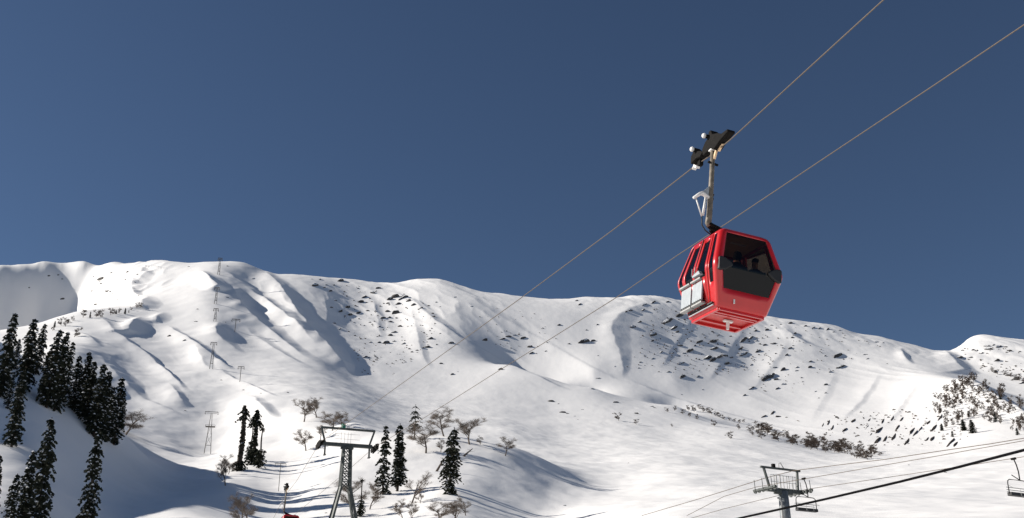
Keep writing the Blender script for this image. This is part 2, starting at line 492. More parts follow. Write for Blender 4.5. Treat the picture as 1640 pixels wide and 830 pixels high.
# snow material
ms = bpy.data.materials.new("snow")
ms.use_nodes = True
nt = ms.node_tree
bs = nt.nodes["Principled BSDF"]
bs.inputs["Roughness"].default_value = 0.75
bs.inputs["Specular IOR Level"].default_value = 0.25
geo = nt.nodes.new("ShaderNodeNewGeometry")
n1 = nt.nodes.new("ShaderNodeTexNoise"); n1.inputs["Scale"].default_value = 0.02; n1.inputs["Detail"].default_value = 6
cr = nt.nodes.new("ShaderNodeValToRGB")
cr.color_ramp.elements[0].position = 0.3; cr.color_ramp.elements[0].color = (0.83, 0.822, 0.81, 1)
cr.color_ramp.elements[1].position = 0.7; cr.color_ramp.elements[1].color = (0.88, 0.868, 0.85, 1)
nt.links.new(geo.outputs["Position"], n1.inputs["Vector"])
nt.links.new(n1.outputs["Fac"], cr.inputs["Fac"])
nt.links.new(cr.outputs["Color"], bs.inputs["Base Color"])
mp = nt.nodes.new("ShaderNodeMapping"); mp.inputs["Scale"].default_value = (0.5, 0.16, 0.5)
nt.links.new(geo.outputs["Position"], mp.inputs["Vector"])
n2 = nt.nodes.new("ShaderNodeTexNoise"); n2.inputs["Scale"].default_value = 1.0; n2.inputs["Detail"].default_value = 8; n2.inputs["Roughness"].default_value = 0.6
nt.links.new(mp.outputs["Vector"], n2.inputs["Vector"])
bp = nt.nodes.new("ShaderNodeBump"); bp.inputs["Strength"].default_value = 0.12; bp.inputs["Distance"].default_value = 0.5
nt.links.new(n2.outputs["Fac"], bp.inputs["Height"])
nt.links.new(bp.outputs["Normal"], bs.inputs["Normal"])
me.materials.append(ms)

Tg = (Z - CAM_Z) / RR


def hit(x, y, rmin=8.0, rmax=2700.0):
    """first terrain point seen through photo pixel (x, y)"""
    a, b, t = ray(x, y)
    f = (math.atan2(a, b) - az_f[0]) / (az_f[1] - az_f[0])
    i = int(f); t_ = f - i
    i += len(az_side)
    col = Tg[i] * (1 - t_) + Tg[i + 1] * t_
    ok = np.where((col >= t) & (rr >= rmin) & (rr <= rmax))[0]
    if len(ok) == 0: return None
    j = ok[0]
    if j == 0 or col[j - 1] >= t or rr[j - 1] < rmin: r = rr[j]
    else: r = rr[j - 1] + (rr[j] - rr[j - 1]) * (t - col[j - 1]) / (col[j] - col[j - 1])
    return Vector((a * r, b * r, CAM_Z + t * r))


def ground(xw, yw):
    """terrain height at world x, y (in front of the viewer)"""
    a = math.atan2(xw, yw); r = math.hypot(xw, yw)
    f = (a - az_f[0]) / (az_f[1] - az_f[0]); i = int(math.floor(f)); t_ = f - i
    i += len(az_side)
    i = max(0, min(na - 2, i))
    j = int(np.searchsorted(rr, r)) - 1
    j = max(0, min(nr - 2, j))
    s = (r - rr[j]) / (rr[j + 1] - rr[j])
    z = (Z[i, j] * (1 - s) + Z[i, j + 1] * s) * (1 - t_) + (Z[i + 1, j] * (1 - s) + Z[i + 1, j + 1] * s) * t_
    return float(z)
# ------------------------------------------------------------------ materials for objects
M = {}
M['red'] = mat("red_paint", (0.50, 0.010, 0.012), 0.32, noise=0.12, nscale=3)
M['red'].node_tree.nodes["Principled BSDF"].inputs["Coat Weight"].default_value = 0.4
M['black'] = mat("black_plastic", (0.009, 0.009, 0.010), 0.6, noise=0.3, nscale=9)
M['grip'] = mat("greased_steel", (0.010, 0.009, 0.008), 0.85, noise=0.4, nscale=14, spec=0.12)
M['galv'] = mat("galvanised_steel", (0.34, 0.34, 0.33), 0.5, metal=0.35, noise=0.25, nscale=8)
M['pole'] = mat("weathered_pole_steel", (0.20, 0.17, 0.13), 0.6, metal=0.1, noise=0.45, nscale=7)
M['white'] = mat("white_plastic", (0.72, 0.71, 0.68), 0.45, noise=0.12, nscale=9)
M['pale'] = mat("pale_ski_rack", (0.33, 0.36, 0.38), 0.5, noise=0.15, nscale=8)
M['rope'] = mat("steel_rope", (0.13, 0.10, 0.075), 0.65, metal=0.3, noise=0.3, nscale=30)
M['darkrope'] = mat("black_cable", (0.006, 0.006, 0.007), 0.95, noise=0.3, nscale=12, spec=0.05)
M['tower'] = mat("grey_green_tower_steel", (0.075, 0.085, 0.08), 0.6, metal=0.2, noise=0.45, nscale=5)
M['towerlight'] = mat("pale_tower_steel", (0.22, 0.24, 0.25), 0.55, metal=0.3, noise=0.35, nscale=4)
M['cream'] = mat("cream_lining", (0.78, 0.56, 0.34), 0.7, noise=0.15, nscale=6)
M['seat'] = mat("dark_seat", (0.005, 0.005, 0.005), 0.7, noise=0.3, nscale=10)
M['floor'] = mat("rubber_floor", (0.05, 0.05, 0.05), 0.8, noise=0.3, nscale=14)
M['under'] = mat("underside_red", (0.56, 0.05, 0.045), 0.5, noise=0.25, nscale=5)
M['green'] = mat("green_paint", (0.01, 0.16, 0.10), 0.5, noise=0.2, nscale=6)
M['fartower'] = mat("hazed_tower_steel", (0.15, 0.135, 0.12), 0.8, noise=0.35, nscale=1.5)  # distance haze put into the base colour: lighter, browner steel

g = bpy.data.materials.new("tinted_glass")
g.use_nodes = True
gt = g.node_tree
gt.nodes.clear()
o_ = gt.nodes.new("ShaderNodeOutputMaterial"); mx = gt.nodes.new("ShaderNodeMixShader")
tr = gt.nodes.new("ShaderNodeBsdfTransparent"); tr.inputs[0].default_value = (0.24, 0.205, 0.17, 1)
gl_ = gt.nodes.new("ShaderNodeBsdfGlossy"); gl_.inputs[0].default_value = (0.8, 0.85, 0.9, 1); gl_.inputs["Roughness"].default_value = 0.04
fr = gt.nodes.new("ShaderNodeFresnel"); fr.inputs[0].default_value = 1.36
gt.links.new(fr.outputs[0], mx.inputs[0]); gt.links.new(tr.outputs[0], mx.inputs[1]); gt.links.new(gl_.outputs[0], mx.inputs[2])
gt.links.new(mx.outputs[0], o_.inputs[0])
M['glass'] = g

# ------------------------------------------------------------------ gondola line in plan
G = at(1143, 243, 27.5)
YAW = R(19.2)
LD = Vector((-math.sin(YAW), math.cos(YAW), 0))        # along the line, away from the viewer
LX = Vector((math.cos(YAW), math.sin(YAW), 0))         # across the line, to the right


def on_plane(x, y, off=0.0):
    """point of the vertical plane through the line (shifted off m right) seen at pixel x, y"""
    a, b, t = ray(x, y)
    O = G + LX * off
    # a r = O.x + k LD.x ; b r = O.y + k LD.y
    det = a * (-LD.y) - b * (-LD.x)
    r_ = (O.x * (-LD.y) - O.y * (-LD.x)) / det
    return Vector((a * r_, b * r_, CAM_Z + t * r_))


T1 = on_plane(513, 708)
# gauge from the tower's right-hand sheaves
best = min((abs((lambda P_: 820 + F_PX * P_.x / (P_.y * CP + (P_.z - CAM_Z) * SP))(T1 + LX * (k / 100)) - 599), k / 100) for k in range(200, 700))
GAUGE = best[1]
print("tower dist", T1.length, "gauge", GAUGE, "rope z", T1.z, "G", G)

def rope(name, pts, rad, m, label, cat, group=None, n=6):
    mb = MB()
    mb.tube(pts, rad, n)
    o = mb.build(name, m, smooth=True)
    return tag(o, label, cat, group)


def smooth_pts(pts, k=6):
    out = []
    P_ = [pts[0]] + list(pts) + [pts[-1]]
    for i in range(1, len(P_) - 2):
        for j in range(k):
            t = j / k
            a, b, c, d = P_[i - 1], P_[i], P_[i + 1], P_[i + 2]
            out.append(0.5 * ((2 * b) + (c - a) * t + (2 * a - 5 * b + 4 * c - d) * t * t + (-a + 3 * b - 3 * c + d) * t ** 3))
    out.append(P_[-1])
    return out


r1 = [on_plane(x, y) for x, y in [(1640, -215), (1530, -110), (1415, 0), (1290, 114), (1172, 222), (1143, 246), (1113, 266), (985, 366), (835, 477), (700, 574), (565, 671), (513, 708), (474, 772), (457, 793), (440, 826)]]
r2 = [on_plane(x, y, GAUGE) for x, y in [(1900, -135), (1760, -42), (1640, 40), (1500, 134), (1345, 237), (1165, 357), (1085, 409), (985, 478), (875, 547), (805, 590), (675, 672), (600, 716), (560, 751), (481, 817), (455, 838)]]
def extend(pts):
    # carry the rope on beyond the frame at both ends, sagging gently behind the viewer
    a, b = pts[0], pts[1]
    d = (a - b).normalized()
    pre = [a + d * 60 + Vector((0, 0, 2.0)), a + d * 18]
    c, e = pts[-1], pts[-2]
    d2 = (c - e).normalized()
    post = [c + d2 * 8]
    return pre + pts + post
rope("haul_rope", extend(r1), 0.017, M['rope'], "steel haul rope the red gondola cabin is clamped to, upper of the two long ropes", "cable", "gondola ropes")
rope("haul_rope", extend(r2), 0.017, M['rope'], "steel haul rope passing behind the red gondola cabin, lower of the two long ropes", "cable", "gondola ropes")

# ------------------------------------------------------------------ gondola cabin
ZL = [0.0, 0.06, 0.16, 0.30, 0.45, 0.60, 0.80, 0.92, 1.00, 1.08, 1.20, 1.40, 1.60, 1.80, 1.92, 2.00, 2.06]
def half(z):
    """half width across, half length along at height z"""
    ks = [0.0, 0.06, 0.92, 1.0, 1.08, 1.95, 2.03, 2.06]
    return (float(np.interp(z, ks, [0.62, 0.68, 0.915, 0.925, 0.92, 0.70, 0.64, 0.58])),
            float(np.interp(z, ks, [0.68, 0.74, 0.985, 0.995, 0.99, 0.76, 0.70, 0.64])))
RC = 0.11
FACES = ['left', 'front', 'right', 'back']


def surf(face, s, z, off=0.0):
    """point on a cabin face; s runs -1..1 between the rounded corners"""
    a, b = half(z)
    a += off; b += off
    if face == 'left': return Vector((-a, s * (b - RC), z))          # s -1 = end towards the viewer
    if face == 'right': return Vector((a, s * (b - RC), z))
    if face == 'front': return Vector((s * (a - RC), -b, z))
    return Vector((s * (a - RC), b, z))


def corner(ci, t, z, off=0.0):
    """ci 0 left->front, 1 front->right, 2 right->back, 3 back->left; t 0..1"""
    a, b = half(z)
    cx, cy = [(-1, -1), (1, -1), (1, 1), (-1, 1)][ci]
    base = [math.pi, 1.5 * math.pi, 0.0, 0.5 * math.pi][ci]
    an = base + t * math.pi / 2
    return Vector((cx * (a - RC) + (RC + off) * math.cos(an), cy * (b - RC) + (RC + off) * math.sin(an), z))


WIN = {'front': [(-0.90, 0.90, 0.45, 1.92)], 'back': [(-0.90, 0.90, 0.45, 1.92)]}
SIDE_WIN = [(-0.96, -0.76, 0.60, 1.92), (0.76, 0.96, 0.60, 1.92)]
DOORS = [(-0.66, -0.02, 0.16, 1.92), (0.02, 0.66, 0.16, 1.92)]
DWIN = [(-0.56, -0.14, 0.80, 1.80), (0.14, 0.56, 0.80, 1.80)]
WIN['left'] = SIDE_WIN + DOORS
WIN['right'] = SIDE_WIN + [(-0.66, 0.66, 0.60, 1.92)]


def patch(face, s0, s1, z0, z1, off=0.0, ns=4):
    zs = [z for z in ZL if z0 - 1e-6 <= z <= z1 + 1e-6]
    vs_ = [surf(face, s0 + (s1 - s0) * i / ns, z, off) for z in zs for i in range(ns + 1)]
    fs_ = [(j * (ns + 1) + i, j * (ns + 1) + i + 1, (j + 1) * (ns + 1) + i + 1, (j + 1) * (ns + 1) + i) for j in range(len(zs) - 1) for i in range(ns)]
    if face in ('left', 'back'): fs_ = [f[::-1] for f in fs_]
    return vs_, fs_


def solid(o, th, offs=-1.0):
    md = o.modifiers.new("thickness", 'SOLIDIFY')
    md.thickness = th; md.offset = offs; md.use_even_offset = False
    return o


def build_cabin():
    root = empty('gondola_cabin')
    # shell
    cols = []
    for fi, f in enumerate(FACES):
        br = {-1.0, 1.0, -0.5, 0.0, 0.5}
        for w in WIN[f]: br |= {w[0], w[1]}
        br = sorted(br)
        if f in ('left', 'back'): br = br[::-1]
        cols += [('f', f, s) for s in br]
        cols += [('c', fi, t) for t in (0.25, 0.5, 0.75)]
    vs_, fs_ = [], []
    for z in ZL:
        for c in cols:
            vs_.append(surf(c[1], c[2], z) if c[0] == 'f' else corner(c[1], c[2], z))
    n = len(cols)
    for j in range(len(ZL) - 1):
        zm = (ZL[j] + ZL[j + 1]) / 2
        for i in range(n):
            c0, c1 = cols[i], cols[(i + 1) % n]
            hole = False
            if c0[0] == 'f' and c1[0] == 'f' and c0[1] == c1[1]:
                sm = (c0[2] + c1[2]) / 2
                hole = any(w[0] < sm < w[1] and w[2] < zm < w[3] for w in WIN[c0[1]])
            if not hole:
                fs_.append((j * n + i, j * n + (i + 1) % n, (j + 1) * n + (i + 1) % n, (j + 1) * n + i))
    fs_.append(tuple((len(ZL) - 1) * n + i for i in range(n)))
    body = solid(mesh_obj('body', vs_, fs_, M['red'], root, True), 0.035)
    # glazing
    def pane(parent, face, w, off=-0.012, name='window'):
        v, f = patch(face, *w, off)
        return mesh_obj(name, v, f, M['glass'], parent, True)
    for f in ('front', 'back'): pane(root, f, WIN[f][0])
    for w in SIDE_WIN:
        pane(root, 'left', w); pane(root, 'right', w)
    pane(root, 'right', WIN['right'][2])
    for d, w in zip(DOORS, DWIN):
        mb = MB()
        for reg in ((d[0], w[0], d[2], d[3]), (w[1], d[1], d[2], d[3]), (w[0], w[1], d[2], w[2]), (w[0], w[1], w[3], d[3])):
            mb.add(*patch('left', *reg, 0.018, 2))
        door = solid(mb.build('door', M['red'], root, True), 0.04)
        pane(door, 'left', w, 0.0)
        hb = MB(); sx = d[1] - 0.06 if d[0] < 0 else d[0] + 0.06
        hb.tube([surf('left', sx, 1.12, 0.06), surf('left', sx, 0.92, 0.06)], 0.012, 6)
        hb.build('handle', M['galv'], door)
    # rubber bead between the door leaves and dark lower sills
    mb = MB()
    a = surf('left', 0, 0.16, 0.03); b = surf('left', 0, 1.0, 0.03); c = surf('left', 0, 1.92, 0.03)
    mb.tube([a, b, c], 0.014, 6); mb.build('door_seal', M['black'], root)
    mb = MB()
    mb.bar(surf('left', -0.86, 0.135, 0.035), surf('left', 0.86, 0.135, 0.035), 0.05, 0.035)
    mb.build('door_rail', M['black'], root)
    mb = MB()
    mb.bar(surf('left', -0.9, 0.075, 0.04), surf('left', 0.86, 0.075, 0.04), 0.03, 0.02)
    mb.build('sill_strip', M['pale'], root)
    mb = MB()
    for k in range(2):
        p = surf('left', -0.45 + k * 1.0, 0.98, 0.06); q = surf('left', 0.0 + k * 1.0 if k == 0 else 0.62, 0.98, 0.06)
    # ski racks
    for s0, s1 in ((-0.34, 0.20), (0.28, 0.84)):
        y0, y1 = s0 * 0.88, s1 * 0.88
        yc, w = (y0 + y1) / 2, (y1 - y0)
        rk = MB(); rk.box((-0.865, yc, 0.50), (0.055, w, 0.50), None, 0.02)
        rack = rk.build('ski_rack', M['pale'], root)
        lg = MB(); lg.box((-0.835, yc, 0.20), (0.13, w + 0.02, 0.055), None, 0.01)
        lg.build('rack_ledge', M['galv'], rack)
        lg = MB(); lg.box((-0.90, yc, 0.79), (0.12, w, 0.05), None, 0.01)
        lg.build('rack_lid', M['galv'], rack)
        for i in range(5):
            y = y0 + w * (i + 0.5) / 5
            ho = MB()
            ho.box((-0.898, y, 0.245), (0.014, 0.045, 0.06), None, 0.004)
            ho.build('ski_slot', M['black'], rack)
        for y in (y0 + 0.02, y1 - 0.02):
            br_ = MB()
            br_.bar((-0.87, y, 0.24), (-0.78, y, 0.24), 0.03)
            br_.build('rack_bracket', M['grip'], rack)
    mb = MB()
    mb.prism([(-0.28, 0), (0.10, 0), (0.10, 0.05), (-0.20, 0.10)], (0, 1, 0), (0, 0, 1), (-0.95, -0.10, 0.86), 0.10)
    mb.build('rack_cover', M['pale'], root)
    # black bumper pads on both ends, at the waist
    for e in (-1, 1):
        for sx in (-1, 1):
            out = [(0, -0.17), (0.08, -0.18), (0.20, -0.14), (0.36, -0.03), (0.38, 0.02), (0.32, 0.07), (0.17, 0.15), (0.05, 0.165), (0.0, 0.14)]
            mb = MB()
            mb.prism([(-sx * x_ , z_) for x_, z_ in (out if sx < 0 else out[::-1])], (1, 0, 0), (0, 0, 1), (sx * 0.845, e * 0.975, 1.0), 0.11)
            mb.build('bumper', M['black'], root, False, 0.035)
    # roof hatch, underside
    mb = MB(); mb.box((0, 0, 2.075), (0.7, 0.8, 0.05), None, 0.02); mb.box((0.35, -0.45, 2.09), (0.12, 0.12, 0.05), None, 0.01)
    mb.build('roof_plate', M['red'], root)
    mb = MB(); mb.box((0, 0, 0.045), (1.22, 1.34, 0.03)); mb.build('floor_pan', M['under'], root)
    for y in (-0.42, -0.28, 0.34):
        mb = MB(); mb.box((0, y, 0.0), (1.14, 0.07, 0.06), None, 0.008); mb.build('floor_rib', M['red'], root)
    mb = MB()
    mb.box((0, -0.65, -0.004), (1.20, 0.06, 0.07), None, 0.008); mb.box((0, 0.65, -0.004), (1.20, 0.06, 0.07), None, 0.008)
    for x_ in (-0.60, 0.60): mb.box((x_, 0, -0.006), (0.06, 1.27, 0.072), None, 0.008)
    mb.build('floor_rim', M['red'], root)
    mb = MB(); mb.box((0.05, 0.05, -0.01), (0.24, 0.10, 0.05), None, 0.01); mb.tube([(0.05, 0.05, -0.02), (0.05, 0.05, -0.22)], [0.045, 0.035], 10)
    mb.build('guide_pin', M['white'], root, False)
    mb = MB(); mb.tube([surf('front', -0.45, 0.24, 0.0), surf('front', -0.45, 0.14, 0.04)], 0.022, 8); mb.build('latch', M['white'], root)
    # inside
    mb = MB(); mb.box((0, 0, 1.96), (1.24, 1.36, 0.03)); mb.build('ceiling_panel', M['cream'], root)
    mb = MB(); mb.box((0.1, -0.2, 1.935), (0.07, 0.42, 0.025), Matrix.Rotation(R(90), 3, 'Z')); mb.build('ceiling_lamp', M['white'], root)
    mb = MB(); mb.box((0, 0, 0.10), (1.22, 1.34, 0.03)); mb.build('floor_mat', M['floor'], root)
    for e in (-1, 1):
        mb = MB(); mb.box((0, e * 0.56, 0.46), (1.40, 0.40, 0.08), None, 0.03)
        seat = mb.build('seat', M['seat'], root)
        mb = MB(); mb.box((0, e * 0.80, 0.74), (1.44, 0.07, 0.50), Matrix.Rotation(-e * R(8), 3, 'X'), 0.02)
        mb.build('backrest', M['seat'], seat)
    # hanger
    HX = -0.61
    mb = MB()
    mb.tube([(HX, 0, 4.428), (HX, 0, 3.470), (HX - 0.01, 0, 2.639), (HX - 0.03, 0, 2.405), (HX + 0.02, 0, 2.33)], [0.06, 0.065, 0.075, 0.085, 0.08], 10)
    hanger = mb.build('hanger', M['pole'], root, True)
    mb = MB()
    for y in (-0.2, 0.2):
        mb.bar((HX - 0.02, y * 0.25, 2.362), (0.0, y, 2.11), 0.09, 0.06)
        mb.bar((HX + 0.06, y * 0.25, 2.24), (-0.25, y, 2.09), 0.06, 0.05)
    mb.bar((0, -0.26, 2.12), (0, 0.26, 2.12), 0.1, 0.06)
    mb.build('roof_yoke', M['grip'], hanger)
    mb = MB()
    mb.prism([(0, 0), (0.02, 0.36), (-0.18, 0.14), (-0.20, 0.02)], (1, 0, 0), (0, 0, 1), (HX - 0.04, 0, 3.075), 0.05)
    mb.build('lever_plate', M['pale'], hanger)
    mb = MB()
    mb.tube([(HX - 0.02, 0, 3.065), (HX - 0.24, -0.02, 3.150), (HX - 0.32, -0.02, 3.107), (HX - 0.48, -0.02, 2.958)], [0.05, 0.06, 0.045, 0.035], 8)
    mb.tube([(HX - 0.13, 0, 3.065), (HX - 0.19, 0, 2.575)], 0.035, 8)
    mb.tube([(HX - 0.42, -0.02, 2.990), (HX - 0.22, 0, 2.532)], 0.018, 6)
    mb.build('door_lever', M['white'], hanger, True)
    mb = MB()
    mb.tube([(HX - 0.22, 0, 2.564), (HX - 0.20, 0, 2.30), (HX - 0.10, 0, 2.18), (HX + 0.06, 0, 2.10)], 0.016, 6)
    mb.build('door_cable', M['black'], hanger, True)
    mb = MB(); mb.tube([(HX - 0.02, -0.02, 3.150), (HX + 0.05, 0, 3.065), (HX + 0.05, 0, 3.193)], 0.05, 8)
    mb.build('lever_hinge', M['black'], hanger, True)
    mb = MB(); mb.bar((HX - 0.12, 0, 4.066), (HX + 0.16, 0, 4.034), 0.05, 0.045); mb.build('clamp_bolt', M['grip'], hanger)
    # grip on the rope: main jaw block and the smaller trailing one
    GR = empty('grip'); GR.parent = root; GR.location = (HX, 0, 4.56); GR.scale = (1.12, 1.12, 1.12)
    mb = MB()
    mb.prism([(0.30, -0.16), (0.36, 0.02), (0.22, 0.16), (0.12, 0.20), (0.06, 0.36), (-0.02, 0.36), (-0.10, 0.22), (-0.34, 0.14), (-0.52, 0.04), (-0.80, 0.03), (-0.82, -0.04), (-0.45, -0.12), (-0.20, -0.22), (-0.05, -0.12)], (0, 1, 0), (0, 0, 1), (0, 0, 0), 0.20)
    mb.prism([(0.86, -0.14), (0.88, 0.06), (0.80, 0.12), (0.76, 0.20), (0.68, 0.20), (0.62, 0.10), (0.42, 0.02), (0.30, -0.06), (0.42, -0.14), (0.6, -0.1)], (0, 1, 0), (0, 0, 1), (-0.02, 0, 0), 0.18)
    mb.build('jaw', M['grip'], GR, False, 0.02)
    mb = MB()
    mb.tube([(0.0, -0.45, -0.10), (0.0, 0.45, -0.02)], 0.05, 8)
    mb.box((0.08, -0.1, 0.05), (0.12, 0.36, 0.10), None, 0.02)
    mb.box((0.02, 0.62, -0.16), (0.10, 0.14, 0.2), None, 0.02)
    mb.build('spring_housing', M['grip'], GR)
    for y, z in ((0.10, 0.24), (0.66, 0.14)):
        mb = MB()
        mb.tube([(-0.16, y, z), (-0.20, y, z), (-0.235, y, z)], [0.055, 0.065, 0.04], 14)
        rl_ = mb.build('guide_roller', M['white'], GR, True)
        mb = MB(); mb.tube([(0.0, y, z), (-0.17, y, z)], 0.05, 8)
        mb.build('roller_axle', M['grip'], GR, True)
    mb = MB()
    mb.box((0, 0, -0.10), (0.17, 0.15, 0.11), None, 0.02)
    mb.build('hanger_head', M['white'], GR)
    mb = MB()
    mb.prism([(0.80, -0.30), (0.72, -0.20), (0.58, -0.30), (0.62, -0.34), (0.72, -0.27)], (0, 1, 0), (0, 0, 1), (-0.05, 0, 0), 0.10)
    mb.build('shoe', M['white'], GR)
    for p_, q_ in (((0.02, -0.40, -0.12), (0.02, -0.24, -0.24)), ((0.02, -0.14, -0.16), (0.02, -0.04, -0.36))):
        mb = MB(); mb.bar(p_, q_, 0.05); mb.build('spring_rod', M['cream'], GR)
    return root


cabin = build_cabin()
tag(cabin, "large red gondola cabin with dark windows hanging from its grip in the open sky", "gondola cabin", "gondola cabins")
vdir = Vector((G.x, G.y, 0)).normalized()
TILT = Matrix.Rotation(R(6.5), 4, vdir)


KS = 1.12
def hang(o, Gp, tilt):
    Rt = tilt @ Matrix.Rotation(YAW, 4, 'Z')
    loc = Gp - (Rt @ Vector((-0.61, 0.0, 4.56)) * KS)
    o.matrix_world = Matrix.Translation(loc) @ Rt @ Matrix.Scale(KS, 4)
    return o.matrix_world.copy()


MW = hang(cabin, G + Vector((0, 0, 0.2)), TILT)
cab2 = copy_tree(cabin)
G2 = on_plane(459, 784)
hang(cab2, G2 + Vector((0, 0, 0.2)), Matrix.Rotation(R(2.0), 4, vdir))
tag(cab2, "small far red gondola cabin at the bottom edge, only its roof and hanger showing", "gondola cabin")
print("G2", G2, G2.length)
# ------------------------------------------------------------------ vegetation
M['needle'] = mat("fir_needles", (0.046, 0.048, 0.028), 0.85, nscale=1.6, col2=(0.014, 0.019, 0.014), spec=0.15)
M['clump_snow'] = mat("clinging_snow", (0.78, 0.79, 0.80), 0.8, noise=0.05, nscale=3, spec=0.2)
M['bark'] = mat("fir_bark", (0.055, 0.043, 0.034), 0.9, noise=0.45, nscale=5, spec=0.2)
M['birch'] = mat("bare_birch_bark", (0.17, 0.135, 0.11), 0.9, noise=0.4, nscale=4, spec=0.2)
M['twig'] = mat("bare_twigs", (0.25, 0.205, 0.17), 0.9, noise=0.35, nscale=2, spec=0.1)
M['rock'] = mat("dark_rock", (0.105, 0.098, 0.092), 0.9, nscale=0.25, col2=(0.045, 0.043, 0.043), spec=0.2, bump=0.6, bscale=0.8)
M['darkrock'] = mat("near_black_rock", (0.085, 0.068, 0.055), 0.9, nscale=0.3, col2=(0.045, 0.038, 0.033), spec=0.2)


def fir_meshes(seed, lo=0.05, hi=1.0, width=0.13, gaps=0.0, tiers=30, lean=0.0, snow=0.055, zones=None, trunk_r=0.016, taper=0.88):
    """unit-height fir: trunk mesh and crown mesh (needles + clinging snow)"""
    rnd = random.Random(seed)
    tb = MB()
    bend = [Vector((lean * t * t + 0.006 * math.sin(9 * t + seed), 0.006 * math.cos(7 * t + seed), t)) for t in [i / 8 for i in range(9)]]
    tb.tube(bend, [trunk_r * (1 - taper * (i / 8)) for i in range(9)], 7)

    def ax(t):
        i = min(7, int(t * 8)); f = t * 8 - i
        return bend[i].lerp(bend[i + 1], f)
    v, f, mi = [], [], []

    def spray(c, d, L, w, droop, s):
        """one drooping needle pad: ragged quads around the branch line"""
        side = Vector((-d.y, d.x, 0))
        for k in range(s):
            t = rnd.random()
            p = c + d * (L * t) + Vector((0, 0, -droop * t * t)) + side * rnd.uniform(-w, w) * (1 - 0.6 * t) + Vector((0, 0, rnd.uniform(-0.008, 0.004)))
            sz = rnd.uniform(0.55, 1.25) * 0.0165
            a = (d * rnd.uniform(0.4, 1.0) + side * rnd.uniform(-0.7, 0.7) + Vector((0, 0, rnd.uniform(-0.9, 0.1)))).normalized()
            b = a.cross(Vector((rnd.uniform(-1, 1), rnd.uniform(-1, 1), rnd.uniform(-0.4, 1)))).normalized()
            k0 = len(v)
            v.extend([p - a * sz * 0.7 - b * sz * 0.5, p + b * sz * 0.8 - a * sz * 0.1, p + a * sz * 1.3, p - b * sz * 0.75 + a * sz * 0.1])
            f.append((k0, k0 + 1, k0 + 2, k0 + 3)); mi.append(0)
        if rnd.random() < snow * 8:
            p = c + d * (L * rnd.uniform(0.5, 1.0)) + Vector((0, 0, -droop * 0.55 + 0.008))
            for q in range(rnd.randint(1, 3)):
                pp = p + side * rnd.uniform(-0.012, 0.012) + d * rnd.uniform(-0.01, 0.01)
                sz = rnd.uniform(0.006, 0.015)
                k0 = len(v)
                v.extend([pp + Vector((-sz, -sz, 0)), pp + Vector((sz, -sz, -sz * 0.3)), pp + Vector((sz * 0.8, sz, -sz * 0.3)), pp + Vector((-sz, sz * 0.7, 0)), pp + Vector((0, 0, sz * 0.9))])
                f.extend([(k0, k0 + 1, k0 + 4), (k0 + 1, k0 + 2, k0 + 4), (k0 + 2, k0 + 3, k0 + 4), (k0 + 3, k0, k0 + 4)]); mi.extend([1] * 4)
    for ti in range(tiers):
        t = lo + (hi - lo) * (ti + rnd.random() * 0.8) / tiers
        if t > 0.985: continue
        if zones and not any(z0 < t < z1 for z0, z1, _ in zones): continue
        zm = 1.0
        if zones: zm = [z[2] for z in zones if z[0] < t < z[1]][0]
        u = (t - lo) / (1 - lo)
        Rr = width * zm * (0.08 + 0.92 * (1 - u) ** 0.48) * (0.72 + 0.28 * min(1, u * 7))
        nb = 7 if u < 0.8 else 4
        ph = rnd.random() * 6.28
        for b_ in range(nb):
            if rnd.random() < gaps: continue
            an = ph + 6.283 * b_ / nb + rnd.uniform(-0.4, 0.4)
            L = Rr * rnd.uniform(0.5, 1.25)
            d = Vector((math.cos(an), math.sin(an), 0.05))
            spray(ax(t), d, L, 0.020 + 0.1 * L, L * rnd.uniform(0.3, 0.75) + 0.012, int(9 + 120 * L))
    for k in range(10):   # leader
        p = ax(min(0.995, 0.93 + 0.007 * k)); k0 = len(v); an = k * 2.4
        d = Vector((math.cos(an), math.sin(an), 0)) * 0.010
        v.extend([p + Vector((0, 0, 0.012)), p + d, p + Vector((0, 0, -0.014)), p - d * 0.3]); f.append((k0, k0 + 1, k0 + 2, k0 + 3)); mi.append(0)
    cm = bpy.data.meshes.new("crown"); cm.from_pydata([tuple(p) for p in v], [], f)
    cm.materials.append(M['needle']); cm.materials.append(M['clump_snow']); cm.polygons.foreach_set("material_index", mi); cm.update()
    tm = bpy.data.meshes.new("trunk"); tm.from_pydata([tuple(p) for p in tb.v], [], tb.f); tm.materials.append(M['bark']); tm.update()
    return tm, cm


